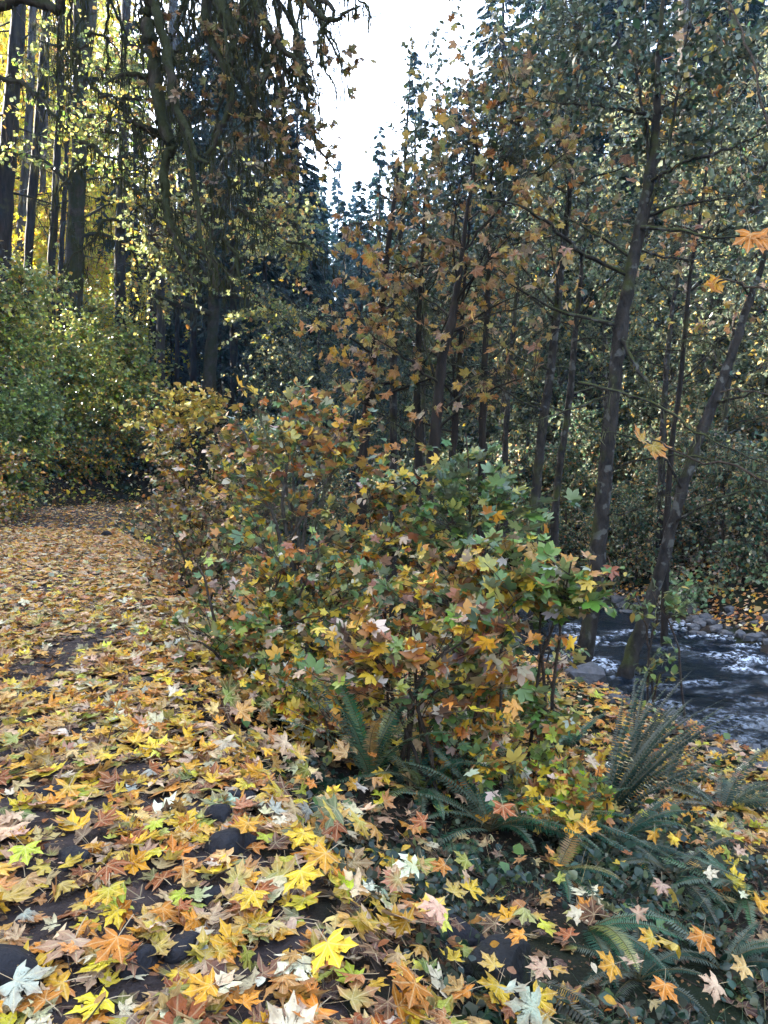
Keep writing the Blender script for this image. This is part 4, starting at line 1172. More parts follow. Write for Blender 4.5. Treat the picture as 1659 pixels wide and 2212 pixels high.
# ---- the two big alders on the creek bank
tree('alder_tree', 'thick speckled alder trunk on the near creek bank, forking high up', 'alder tree',
     [(1255, 1450), (1268, 1380), (1285, 1250), (1300, 1100), (1315, 950), (1330, 800), (1345, 690), (1362, 600), (1385, 480), (1405, 380), (1415, 300), (1420, 200), (1425, 100), (1432, -20)], 11.4,
     [.14, .122, .11, .104, .10, .092, .08, .06, .045, .028], M_ALDER,
     clumps=cl((1330, 110, 11, 1.1), (1450, 180, 11.5, 1.1), (1540, 60, 11, 1.3), (1250, 60, 11.6, 1.1), (1560, 300, 11.3, 1.0), (1360, 330, 11.8, .8), (1620, 160, 11, 1.0), (1480, 420, 11.6, .7)),
     ntwig=360, per=13, tmpl=OV, pal=P_ALDER, size=.085,
     limbs=[alder_limb([(1350, 592), (1250, 540), (1180, 480), (1110, 440), (1020, 425)], [11.4, 9.6], .032),
            alder_limb([(1372, 560), (1410, 430), (1440, 330), (1470, 170), (1500, -20)], [11.4, 11], .035),
            alder_limb([(1408, 370), (1390, 240), (1372, 110), (1376, -20)], [11.4, 11.2], .026),
            alder_limb([(1342, 735), (1375, 790), (1405, 840), (1416, 846)], [11.3, 10.6], .03),
            alder_limb([(1250, 826), (1330, 845), (1430, 880), (1500, 930), (1590, 975), (1680, 1015)], [10.4, 8.6], .024),
            alder_limb([(1385, 492), (1470, 500), (1560, 515), (1640, 500)], [11.3, 9.8], .030),
            alder_limb([(1400, 395), (1480, 350), (1580, 320), (1680, 270)], [11.4, 10], .03),
            alder_limb([(1405, 250), (1330, 232), (1240, 225), (1150, 215)], [11.4, 10.6], .024),
            alder_limb([(1375, 540), (1480, 560), (1600, 545)], [11.4, 12], .02),
            alder_limb([(1325, 850), (1250, 880), (1170, 905), (1110, 930)], [11.4, 10.6], .02),
            alder_limb([(1310, 1020), (1400, 990), (1490, 985), (1600, 1010), (1680, 1050)], [11.4, 9.4], .018),
            alder_limb([(1290, 1120), (1380, 1100), (1450, 1060)], [11.4, 10.6], .014)],
     nlimb=7, lz=(.45, .95), llen=(1.6, 2.8), moss=(900, .06, .34, .007, LICH), fmat=M_FOL)
tree('alder_tree', 'leaning alder at the edge of the water, right of the thick trunk', 'alder tree',
     [(1352, 1450), (1390, 1340), (1425, 1240), (1447, 1150), (1475, 1050), (1510, 950), (1545, 860), (1580, 770), (1605, 690), (1630, 620), (1655, 545), (1690, 430)], 11.2,
     [.11, .092, .083, .077, .073, .065, .052, .04, .026], M_ALDER,
     limbs=[alder_limb([(1545, 870), (1600, 855), (1680, 830)], [11.2, 10], .026), alder_limb([(1475, 1060), (1440, 1000), (1400, 960), (1330, 935), (1260, 930)], [11.2, 9.8], .02),
            alder_limb([(1452, 1135), (1520, 1090), (1600, 1060), (1680, 1040)], [11.2, 9.9], .022), alder_limb([(1622, 640), (1580, 600), (1520, 585)], [11.2, 10.8], .018),
            alder_limb([(1580, 775), (1530, 740), (1470, 735)], [11.2, 11.6], .016), alder_limb([(1500, 985), (1560, 1000), (1640, 985)], [11.2, 10.4], .016)],
     clumps=cl((1660, 380, 11, .7), (1640, 560, 10.8, .5)), ntwig=60, per=7, tmpl=OV, pal=P_ALDER, size=.085, moss=(420, .05, .28, .006, LICH))
# ---- slimmer alders farther back
tree('alder_tree', 'tall slim alder left of the thick speckled trunk, straight up to the crown', 'alder tree',
     [(1155, 1090), (1168, 950), (1190, 800), (1205, 650), (1218, 520), (1232, 400), (1240, 280), (1250, 120), (1256, 0)], 13,
     [.085, .075, .068, .06, .05, .038, .025, .015], M_ALDER,
     clumps=cl((1200, 120, 13, 1.2), (1290, 220, 13.2, 1.1), (1130, 230, 12.6, 1.1), (1190, 330, 13, .9), (1110, 80, 13.4, 1.0)), ntwig=220, per=13, tmpl=OV, pal=P_ALDER, size=.085,
     limbs=[alder_limb([(1200, 690), (1120, 620), (1050, 560)], [13, 12], .02), alder_limb([(1190, 800), (1120, 770), (1020, 700)], [13, 12], .02), alder_limb([(1212, 560), (1270, 500), (1330, 450)], [13, 13.4], .018),
            alder_limb([(1178, 890), (1100, 850), (1010, 800), (930, 770)], [13, 11.5], .018), alder_limb([(1230, 420), (1150, 370), (1060, 330)], [13, 12.2], .018)],
     nlimb=8, lz=(.3, .9), llen=(1.2, 2.2), moss=(420, .05, .25, .006, LICH))
tree('alder_tree', 'thin alder standing close behind the slim straight one', 'alder tree',
     [(1198, 1110), (1212, 980), (1230, 860), (1245, 700), (1258, 560), (1270, 420)], 15.5, [.075, .068, .06, .045, .03], M_ALDER, nlimb=10, lz=(.3, 1), llen=(1.2, 2.2),
     clumps=cl((1270, 420, 15.5, 1.1), (1300, 560, 15.5, .9)), ntwig=80, per=12, tmpl=OV, pal=P_ALDER, size=.085, moss=(240, .05, .25, .007, LICH))
tree('alder_tree', 'thin alder rising into the bright sky with sparse leaves along its top', 'alder tree',
     [(850, 700), (862, 560), (872, 430), (877, 320), (885, 190), (890, 80)], 15, [.06, .05, .04, .025, .012, .006], M_ALDER, nlimb=14, lz=(.15, 1), llen=(.5, 1.3),
     clumps=cl((880, 140, 15, (.35, .35, .9)), (885, 270, 15, (.45, .4, .7)), (875, 400, 15, (.8, .6, .6)), (935, 330, 15, (.7, .6, .9)), (960, 200, 15, (.4, .5, .8))), ntwig=170, per=5, tmpl=OV, pal=P_ALDER, size=.085)
for (pth, Y, rd, lb) in [
    ([(915, 790), (918, 700), (922, 600), (930, 520)], 17, [.05, .04, .02], 'hair-thin dark alder stem left of the maple trunk with two bends'),
    ([(1090, 1000), (1098, 850), (1110, 700), (1125, 540)], 18, [.07, .06, .03], 'thin alder in the thicket between the maple and the slim straight alder'),
    ([(1430, 960), (1438, 820), (1450, 690), (1470, 560)], 17, [.07, .055, .03], 'thin dark alder across the creek between the two big leaning trunks'),
    ([(1560, 1010), (1566, 900), (1580, 760), (1590, 640)], 18, [.075, .06, .03], 'thin dark alder across the creek behind the leaning alder')]:
    tree('alder_tree', lb, 'alder tree', pth, Y, rd, M_ALDER, nlimb=9, lz=(.2, 1), llen=(1, 2), clumps=cl((pth[-1][0], pth[-1][1], Y, 1.2)), ntwig=110, per=7, tmpl=OV, pal=P_ALDER, size=.09)

# ---- bigleaf maples with brown and yellow leaves
ML = ML1
tree('maple_tree', 'dark maple trunk in mid picture leaning right above the bushes, hung with brown leaves', 'maple tree',
     [(920, 1080), (935, 980), (945, 880), (957, 760), (975, 700), (985, 640), (997, 560), (1010, 450), (1030, 330)], 11.5, [.095, .085, .075, .065, .05, .03, .02], M_DARK,
     clumps=cl((1010, 330, 11, 1.0), (1090, 430, 10.6, .8), (960, 450, 11.3, .9), (1070, 220, 11.5, 1.1), (1180, 520, 10.4, .9), (900, 560, 11.2, .9), (1020, 600, 11, .9), (1200, 300, 11, 1.0), (870, 680, 11, .8), (1010, 740, 10.8, .8), (1140, 690, 11, .8), (1100, 80, 11.6, 1.0), (960, 850, 10.8, .8)),
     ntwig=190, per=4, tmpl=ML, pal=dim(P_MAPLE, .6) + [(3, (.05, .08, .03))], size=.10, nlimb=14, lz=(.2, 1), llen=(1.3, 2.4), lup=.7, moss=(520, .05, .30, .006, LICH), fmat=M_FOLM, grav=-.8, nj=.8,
     limbs=[alder_limb([(950, 830), (880, 780), (800, 720)], [11.5, 10.6], .024), alder_limb([(940, 930), (1010, 870), (1090, 830), (1150, 810)], [11.5, 10.8], .022), alder_limb([(935, 980), (880, 930), (820, 900)], [11.5, 10.5], .018),
            alder_limb([(1000, 540), (1080, 450), (1160, 380), (1220, 330)], [11.5, 10.8], .024)])
tree('maple_tree', 'thin upright maple just right of the leaning maple trunk', 'maple tree',
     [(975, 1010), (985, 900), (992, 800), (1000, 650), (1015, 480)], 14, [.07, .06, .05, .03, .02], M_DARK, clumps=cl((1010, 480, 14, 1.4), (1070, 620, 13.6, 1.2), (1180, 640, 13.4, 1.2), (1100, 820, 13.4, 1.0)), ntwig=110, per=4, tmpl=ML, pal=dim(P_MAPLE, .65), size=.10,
     nlimb=12, lz=(.2, 1), llen=(1.2, 2.4), lup=.6, moss=(380, .05, .30, .007, LICH), fmat=M_FOLM, grav=-.8, nj=.8)
tree('maple_tree', 'crooked dark maple left of centre with a thick lower trunk and yellow-brown leaves', 'maple tree',
     [(780, 990), (795, 880), (805, 780), (825, 650), (835, 560), (850, 450), (862, 360)], 13.5, [.10, .085, .07, .055, .04, .02], M_DARK,
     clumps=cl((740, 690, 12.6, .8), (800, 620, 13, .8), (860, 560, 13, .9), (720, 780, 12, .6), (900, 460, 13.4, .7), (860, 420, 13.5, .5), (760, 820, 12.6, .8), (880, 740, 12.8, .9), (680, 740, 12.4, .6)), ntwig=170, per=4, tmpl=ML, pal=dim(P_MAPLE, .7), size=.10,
     nlimb=12, lz=(.15, .95), llen=(1.2, 2.2), lup=.5, moss=(420, .05, .3, .007, LICH), fmat=M_FOLM, grav=-.8, nj=.8)
OVER = tree('maple_tree', 'young maple at the right edge of the view reaching big orange leaves over the creek', 'maple tree',
     [(1760, 1500), (1770, 1100), (1775, 800), (1765, 560), (1740, 300)], 4.6, [.05, .045, .04, .03, .015], M_TWIG,
     limbs=[alder_limb([(1768, 620), (1700, 560), (1650, 520), (1622, 505)], [4.6, 4.2], .012), alder_limb([(1770, 720), (1680, 640), (1600, 612), (1548, 605)], [4.6, 5.2], .010), alder_limb([(1772, 1150), (1640, 1030), (1500, 990), (1408, 958)], [4.6, 5.4], .010),
            alder_limb([(1760, 500), (1660, 250), (1600, 60), (1560, -20)], [4.6, 5.5], .010), alder_limb([(1772, 900), (1660, 850), (1560, 840)], [4.6, 6], .008)],
     bare_twigs=False)
mb = MB()
for (px, py, Y, L, k, tp, nv, tw) in [
    (1622, 505, 4.2, .17, 2, (-.25, -.2, -1), (-.3, -1, .3), 6), (1640, 512, 4.2, .18, 2, (.55, -.1, -.8), (.4, -1, .2), 1), 
    (1548, 605, 5.2, .14, 1, (-.4, 0, -.9), (0, -1, .4), 1), (1538, 612, 5.2, .13, 2, (.5, 0, -.9), (.2, -1, .4), 7), (1390, 950, 5.4, .17, 2, (-.9, -.3, .25), (0, -.8, .8), 5), (1410, 962, 5.4, .20, 2, (.6, -.3, -.75), (.2, -.9, .5), 1),
    ]:
    put_leaves(mb, [ML0[tw]], at(px, py, Y)[None], np.array([tp], float), np.array([nv], float), np.array([L * .72]), np.array([PAL[k][1]]), which=np.array([0]))
mb.build('hanging_leaves', M_FOLM, OVER, smooth=True)

for pth, lb, cs, nt_ in [
    ([(1040, 1040), (1045, 850), (1052, 650), (1060, 450), (1066, 240)], 'slim alder with small green leaves right behind the leaning maple', [(1060, 240, 13, 1.1), (1010, 120, 13.5, 1.0), (1090, 380, 13, 1.0), (1000, 330, 13.4, .9), (1130, 160, 13.5, 1.0), (960, 260, 13.6, .7), (1060, 520, 13, .9)], 420),
    ([(905, 1000), (902, 850), (905, 700), (912, 560), (918, 430)], 'slim alder with dull green leaves left behind the leaning maple', [(920, 430, 14, .8), (880, 560, 14, .9), (950, 620, 14, .9), (850, 680, 14, .8), (930, 760, 14, .9)], 300)]:
    tree('alder_tree', lb, 'alder tree', pth, 13.6, [.07, .06, .05, .03, .015], M_DARK, nlimb=12, lz=(.3, 1), llen=(1.2, 2.2), clumps=cl(*cs), ntwig=int(nt_ * .45), per=11, tmpl=OV, pal=P_ALDER, size=.09)
# ---- tall grey fir trunk across the creek, bare below
tree('fir_tree', 'tall straight grey fir trunk across the creek behind the alders', 'fir tree', [(1494, 1010), (1492, 700), (1487, 400), (1480, 100), (1476, -120)], 29, [.32, .29, .27, .24, .22], M_GREY, nlimb=14, lz=(.35, 1), llen=(1.5, 3), lup=.1, limb_r=.12, rough=.04, bare_twigs=False)

tree('maple_tree', 'spindly vine maple with thinly scattered yellow leaves between the two big alders', 'maple tree',
     [(1440, 1120), (1452, 950), (1475, 780), (1490, 600), (1520, 420), (1540, 250), (1550, 60)], 13, [.05, .045, .04, .03, .025, .015, .008], M_DARK, nlimb=12, lz=(.25, 1), llen=(1.2, 2.4), lup=.5, ltw=12,
     clumps=cl((1540, 120, 12.5, 1.5), (1480, 300, 12.5, 1.4), (1580, 420, 12.2, 1.2), (1420, 480, 12.8, 1.2), (1330, 240, 12.4, 1.4), (1280, 420, 12.2, 1.3), (1560, 640, 12, 1.0), (1250, 120, 12.4, 1.3)), ntwig=150, per=3, tmpl=ML, pal=dim(P_MAPLE, .85), size=.10, fmat=M_FOLM, grav=-.7, nj=.8)
# ---- trunks of the left hillside
lt = [
 ([(2, 600), (12, 380), (22, 250), (36, 90), (44, -60)], 24, [.27, .25, .22, .2], M_DARK, 'dark trunk at the very left, mossy and leaning a little, cut by the view'),
 ([(38, 600), (50, 430), (62, 270), (68, 120), (72, -40)], 31, [.17, .16, .15, .13], M_GREY, 'pale grey trunk glowing in the light, first right of the leftmost dark trunk'),
 ([(90, 440), (96, 300), (100, 160), (103, 0)], 34, [.13, .12, .11], M_GREY, 'slender pale trunk far back between two darker ones on the left hillside'),
 ([(60, 590), (70, 420), (86, 232), (95, 100), (102, -40)], 26, [.15, .14, .13, .11], M_DARK, 'slim dark trunk leaning right, in front of the yellow glow'),
 ([(108, 620), (118, 450), (124, 320), (130, 200), (135, -40)], 26, [.13, .12, .11, .1], M_DARK, 'straight slim dark trunk left of the big double trunk'),
 ([(128, 640), (135, 500), (141, 400), (150, 200)], 28, [.09, .085, .08], M_DARK, 'thinnest dark trunk, squeezed beside the big double trunk'),
 ([(262, 740), (258, 600), (262, 450), (268, 250), (272, 60), (275, -60)], 27, [.20, .19, .17, .15], M_DARK, 'shaggy dark trunk right of the big double trunk'),
 ([(330, 820), (330, 680), (332, 560), (334, 400)], 30, [.16, .15, .14], M_DARK, 'dark trunk standing tight against the bluish trunk'),
 ([(347, 830), (347, 700), (348, 560), (350, 380), (352, 200)], 27, [.15, .14, .13], M_GREY, 'smooth bluish grey trunk in shade above the path bend'),
 ([(382, 780), (383, 680), (385, 580), (390, 420)], 30, [.09, .085, .07], M_DARK, 'thin dark trunk right of the bluish trunk'),
 ([(418, 800), (418, 680), (420, 540), (424, 380)], 31, [.13, .12, .1], M_DARK, 'dark trunk just left of the mossy maple trunk'),
 ([(532, 810), (532, 720), (533, 640), (536, 520)], 32, [.12, .11, .1], M_DARK, 'short-looking dark trunk in the gloom right of the mossy maple'),
 ([(366, 260), (370, 110), (373, -40)], 36, [.2, .19, .18], M_GREY, 'pale far trunk seen between hanging mossy limbs'),
 ([(20, 560), (24, 420), (30, 260)], 36, [.11, .1, .09], M_GREY, 'small pale trunk far back at the left in the glow'),
]
DK = 1.5
for pth, Y, rd, bk, lb in lt:
    tree('fir_tree', lb, 'tree trunk', pth, Y, rd, bk, nlimb=15, lz=(.2, 1), llen=(1.0, 3.2), lup=-.05, limb_r=.16, moss=(500, .08, .5, .014, (.035, .035, .016)), group='trunks on the left hillside', ns=12)
DK = 2.0
tree('fir_tree', 'big dark double trunk on the left bank, one stem splitting off near the top', 'fir tree',
     [(155, 690), (160, 560), (166, 450), (171, 332), (173, 200), (173, 100), (172, -60)], 19, [.24, .215, .185, .165, .155, .15], M_MOSSY,
     limbs=[(pxpath([(176, 215), (188, 120), (196, 40), (200, -60)], 19), [.10, .12, .13])] +
           [(pxpath(a, [19, b]), [.055, .045, .012]) for a, b in [
               ([(180, 158), (215, 148), (250, 152), (290, 158), (320, 175)], 17), ([(178, 285), (190, 270), (212, 270), (232, 285), (250, 305)], 17.5), ([(178, 365), (205, 360), (240, 358), (258, 372), (275, 395)], 17.5),
               ([(170, 130), (150, 110), (120, 100), (80, 85)], 18), ([(168, 210), (140, 190), (100, 150), (60, 130)], 18), ([(170, 400), (140, 390), (100, 350), (60, 335), (20, 330)], 18), ([(175, 510), (210, 505), (240, 512), (280, 530)], 18), ([(178, 250), (230, 255), (290, 275), (330, 300)], 17), ([(180, 175), (240, 170), (290, 190), (330, 215)], 17.6)]],
     nlimb=10, lz=(.2, .95), llen=(1, 2.4), moss=(2200, .1, .55, .012, (.04, .04, .016)), limb_r=.18,
     clumps=cl((110, 170, 17, 1.0), (230, 200, 17, .9), (300, 230, 16.6, .9), (150, 300, 17, .8), (240, 330, 17, .8), (90, 290, 17, .9), (330, 140, 17, .8), (260, 90, 17.4, .9), (120, 60, 17, .8)), ntwig=300, per=8, tmpl=OV2, pal=dim(P_BANK, 1.0), size=.085, fmat=M_TREE)

# ---- the mossy maples
def hang(pts, Y, r):
    return (pxpath(pts, Y), r)
DK = 1.8
tree('maple_tree', 'mossy maple trunk above the path bend, limbs spreading low to both sides', 'maple tree',
     [(452, 850), (456, 760), (462, 690), (462, 620), (455, 560), (450, 480), (455, 380), (470, 260)], 22, [.19, .17, .165, .17, .14, .11, .08], M_MOSSY,
     limbs=[hang(a, [22, b], [.10, .075, .02]) for a, b in [
        ([(460, 620), (430, 570), (400, 540), (372, 500), (330, 470), (300, 440)], 19), ([(465, 640), (500, 590), (540, 540), (580, 500), (620, 470)], 20), ([(455, 570), (410, 540), (370, 545), (330, 520), (290, 500)], 20), ([(452, 500), (490, 430), (520, 370), (545, 355), (580, 365), (620, 420), (640, 480), (655, 540)], 19),
        ([(460, 640), (520, 640), (580, 660), (630, 690)], 20), ([(452, 470), (420, 400), (390, 350), (350, 330)], 20), ([(462, 680), (400, 660), (340, 640), (290, 600)], 20), ([(455, 400), (510, 320), (560, 290), (600, 300)], 20), ([(458, 610), (395, 600), (350, 560), (320, 510)], 18.5)]],
     nlimb=8, lz=(.45, 1), llen=(1.5, 3), moss=(4200, .12, .75, .012, (.045, .046, .02)), ltw=22,
     clumps=cl((330, 470, 19, 1.1), (420, 560, 19, 1.0), (520, 560, 19, 1.0), (580, 480, 19, 1.0), (640, 560, 19, .9), (360, 360, 19, 1.0), (560, 660, 19, .9), (620, 660, 19, .8), (430, 430, 19, 1.0), (500, 470, 18.6, 1.0), (300, 560, 19, .9), (380, 660, 19.6, .8), (650, 450, 20, .8), (500, 700, 19.6, .8)), ntwig=520, per=9, tmpl=OV2 + ML1[:2], pal=dim([(5, (.15, .19, .05)), (4, (.24, .26, .05)), (3, (.09, .12, .04)), (3, (.46, .36, .04)), (1, (.45, .22, .03))], 1.0), size=.08, fmat=M_TREE)
DK = 1.0
ov = [
 ([(315, -30), (320, 60), (330, 125), (345, 230), (365, 300), (372, 325), (355, 350), (358, 420), (362, 475), (380, 530), (405, 580), (430, 625)], 9.6, [.075, .07, .06, .045, .03, .012]),
 ([(330, 0), (345, 50), (365, 140), (375, 220), (400, 270), (412, 300), (420, 335), (445, 352)], 9.4, [.05, .045, .038, .02]),
 ([(372, 230), (395, 280), (410, 350), (425, 425), (432, 500), (452, 570), (470, 620)], 9.4, [.035, .03, .02, .008]),
 ([(450, -30), (442, 60), (462, 110), (482, 140), (500, 200), (490, 250), (475, 280), (455, 320), (445, 345)], 9.8, [.05, .045, .035, .015]),
 ([(463, -20), (485, 30), (505, 65), (500, 110), (492, 140)], 9.6, [.06, .05, .03]),
 ([(520, -30), (545, 5), (570, 50), (592, 88), (625, 118), (645, 135), (668, 168)], 9.5, [.05, .04, .03, .012]),
 ([(620, -30), (628, 20), (645, 110), (652, 160), (668, 240), (676, 290), (695, 335), (722, 372)], 9.8, [.03, .027, .02, .006]),
 ([(640, -30), (660, 0), (690, 30), (715, 45), (745, 30), (778, 12)], 9.2, [.035, .03, .022, .008]),
 ([(500, 140), (545, 215), (575, 260), (598, 300), (608, 350)], 9.9, [.03, .025, .018, .006]),
 ([(545, 5), (560, 90), (590, 170), (610, 240), (622, 310), (640, 370)], 10.2, [.03, .024, .018, .006]),
 ([(592, 88), (588, 130), (570, 165), (562, 200)], 9.5, [.03, .025, .012]),
 ([(340, 160), (300, 165), (262, 160), (225, 180)], 10, [.03, .025, .01]),
 ([(375, 320), (340, 290), (310, 275), (270, 262)], 9.8, [.045, .04, .015]),
 ([(365, 470), (390, 510), (420, 540), (460, 560), (500, 600)], 9.6, [.03, .022, .008]),
 ([(-30, 20), (10, 14), (45, -2), (90, 8), (125, 20), (134, 8), (136, -25)], 10.4, [.055, .055, .05, .03]),
 ([(-30, 160), (20, 170), (60, 190), (110, 240), (140, 280)], 11, [.03, .025, .01]),
 ([(740, -30), (775, -5), (795, 20), (798, 45)], 9.0, [.012, .010, .004]),
]
for k in range(30):
    x0 = rng.uniform(430, 700); n_ = rng.integers(4, 7); L_ = rng.uniform(170, 430) * (1 if x0 < 600 else .75); xs_ = x0 + np.cumsum(np.concatenate([[0], rng.normal(9, 20, n_ - 1)])); ys_ = np.linspace(-40, -40 + L_, n_)
    r0 = rng.uniform(.018, .045); ov.append((list(zip(xs_, ys_)), rng.uniform(9.2, 12.5), [r0, r0 * .85, r0 * .6, .006]))
for k in range(24):
    x0 = rng.uniform(120, 450); n_ = rng.integers(4, 7); L_ = rng.uniform(90, 360); xs_ = x0 + np.cumsum(np.concatenate([[0], rng.normal(6, 20, n_ - 1)])); ys_ = np.linspace(-40, -40 + L_, n_)
    r0 = rng.uniform(.015, .035); ov.append((list(zip(xs_, ys_)), rng.uniform(11, 14), [r0, r0 * .85, r0 * .6, .006]))
for k in range(38):
    x0 = rng.uniform(130, 650); y0 = rng.uniform(60, 520); n_ = 5; sg_ = rng.choice([-1, 1]); xs_ = x0 + sg_ * np.linspace(0, rng.uniform(40, 120), n_) + rng.normal(0, 8, n_); ys_ = y0 + np.linspace(0, 1, n_) ** 1.7 * rng.uniform(40, 170) + rng.normal(0, 6, n_)
    r0 = rng.uniform(.02, .04); ov.append((list(zip(xs_, ys_)), rng.uniform(9.6, 12.5), [r0, r0 * .8, r0 * .5, .006]))
limbs = []
hub = np.array([-6.6, 11.6, 8.6])
for pts, Y, r in ov:
    q = pxpath(pts, [Y, Y - .5]); s = q[0]
    if pts[0][1] <= 0 and pts[0][0] > 200: 
        m = (hub + s) / 2 + np.array([0, 0, 1.5]); q = np.vstack([hub + np.array([.1, 0, .2]), m, s + np.array([-.15, .05, .45]), q]); r = [r[0] * 1.7, r[0] * 1.3] + r
    limbs.append((q, [v * (1.15 if len(limbs) < 17 else .72) for v in r]))
tr_pts = np.array([[-7.3, 11.0, 0], [-7.2, 11.1, 3], [-6.9, 11.4, 6], [-6.6, 11.6, 8.6], [-6.2, 11.8, 11]])
tr_pts[0, 2] = hz(-7.3, 11.0) - .2
# the trunk stands just outside the view; its limbs arch over the path and hang into it
sv = pxpath
def _world(p, Y): return np.asarray(p, float)
pxpath = _world
tree('maple_tree', 'old maple whose thick mossy limbs hang down from above into the left of the view', 'maple tree', tr_pts, 0, [.30, .27, .24, .2, .12], M_MOSSY, limbs=limbs, moss=(7500, .05, .45, .009, (.032, .034, .014)), ltw=18, rough=.1,
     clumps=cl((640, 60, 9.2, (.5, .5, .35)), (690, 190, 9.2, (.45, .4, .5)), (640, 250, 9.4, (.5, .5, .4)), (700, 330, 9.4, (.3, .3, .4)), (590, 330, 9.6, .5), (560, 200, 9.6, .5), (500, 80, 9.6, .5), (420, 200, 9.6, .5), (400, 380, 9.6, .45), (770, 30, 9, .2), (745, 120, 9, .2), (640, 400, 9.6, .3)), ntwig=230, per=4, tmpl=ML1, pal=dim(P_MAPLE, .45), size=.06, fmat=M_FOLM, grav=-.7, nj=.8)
pxpath = sv
# ================================================================== BUSHES
def auto_stems(base, clumps, n, spread=.12):
    out = []
    for i in range(n):
        c, r = clumps[i % len(clumps)]
        b = np.array(base) + np.array([rng.normal(0, spread), rng.normal(0, spread), -.1])
        e = c + rng.normal(0, .35, 3) * r + np.array([0, 0, .1])
        m = b * .45 + e * .55 + np.array([(b[0] - e[0]) * .25, (b[1] - e[1]) * .25, .1]) + rng.normal(0, .05, 3)
        out.append(np.array([b, m, e]))
    return out
def gbase(px, Y, dx=0):
    x = (px - 829.5) / FPX * Y + dx
    return (x, Y, hz(x, Y))
def mk(name, label, cat, px, Y, clumps, ns, ntw, per, tm, pal, size, low=True, **k):
    b = gbase(px, Y); c = cl(*clumps)
    if Y < 13: pal = dim(pal, .8)
    dens = .44 if Y < 16 else .9
    low = [(np.array([q[0][0] * .6 + b[0] * .4, q[0][1] * .6 + b[1] * .4, b[2] + .38 * max(q[0][2] - b[2], .2)]), q[1] * .85) for q in c[:4]] if low else []
    ntw = int(ntw * (1.25 if low else 1) * dens); c = [(q[0] + rng.normal(0, .18, 3) * q[1], q[1] * rng.uniform(.8, 1.25, 3)) for q in c] + low
    return bush(name, b, label, cat, auto_stems(b, c, max(4, ns // 2)), c, int(ntw * 1.35), per, tm, pal, size * (.60 if any(t is ML1[0] for t in tm) else .74), **k)

# left bank, up from the path
G = 'bushes on the left bank'
mk('vine_maple', 'bright green bush at the far left of the bank, tallest on that side', 'bush', -40, 26, [(10, 640, 26, 1.5), (60, 700, 27, 1.3), (-20, 740, 25, 1.5), (100, 630, 29, 1.0), (30, 800, 25, 1.3), (70, 780, 27, 1.0)], 9, 640, 11, OV2, P_BANK, .15, group=G)
mk('vine_maple', 'lower bush with bright green sprays drooping over the left foot of the bank', 'bush', 0, 23.5, [(20, 880, 23, 1.2), (80, 930, 23.5, .9), (110, 870, 25.5, .9), (-20, 960, 22.5, 1.0), (50, 830, 24, 1.0)], 8, 520, 11, OV2, P_GREEN + [(5, (.22, .30, .04))], .135, group=G)
mk('vine_maple', 'yellow-green bush in the middle of the left bank below the double trunk', 'bush', 120, 35, [(140, 720, 35, 1.8), (200, 760, 35, 1.6), (160, 800, 34, 1.7), (110, 780, 34, 1.4), (240, 830, 35, 1.4), (100, 860, 33, 1.3)], 9, 640, 11, OV2, P_BANK, .19, group=G)
mk('vine_maple', 'green bush reaching right above the bend of the path', 'bush', 230, 39, [(260, 750, 38, 1.7), (310, 760, 38, 1.2), (220, 710, 39, 1.6), (290, 830, 37, 1.5), (190, 690, 40, 1.4), (330, 850, 37, 1.2)], 8, 600, 11, OV2, P_BANK, .19, group=G)
mk('vine_maple', 'dull olive bush above the path where it disappears', 'bush', 175, 36.5, [(190, 900, 36, 1.5), (240, 930, 37, 1.4), (140, 950, 35, 1.2), (220, 1000, 36, 1.1), (290, 900, 37, 1.5)], 8, 560, 11, OV2, P_FAR + P_BANK[:2], .17, group=G)
mk('vine_maple', 'small dark bush at the end of the path under the olive one', 'bush', 290, 37.5, [(290, 990, 37, 1.3), (240, 1040, 37, .9), (340, 960, 37.5, 1.4), (180, 1020, 36, .8)], 7, 400, 11, OV2, P_FAR, .16, group=G)
mk('vine_maple', 'leafy scrub filling the slope straight above the end of the path', 'bush', 150, 34, [(130, 1010, 33.5, 1.0), (200, 980, 34, 1.0), (250, 960, 35, 1.2), (90, 960, 32.5, 1.0), (300, 930, 36, 1.2)], 8, 420, 11, OV2, P_FAR + P_BANK[:2] + P_AUT[:2], .16, group=G)
mk('fern_clump', 'rusty low plants at the left foot of the bank beside the dark boulders', 'bush', -20, 20.5, [(0, 1020, 20.5, .6), (40, 1000, 22, .6), (0, 1090, 19.6, .4), (60, 1040, 24, .6)], 6, 200, 9, OV2, P_AUT, .11, group=G)

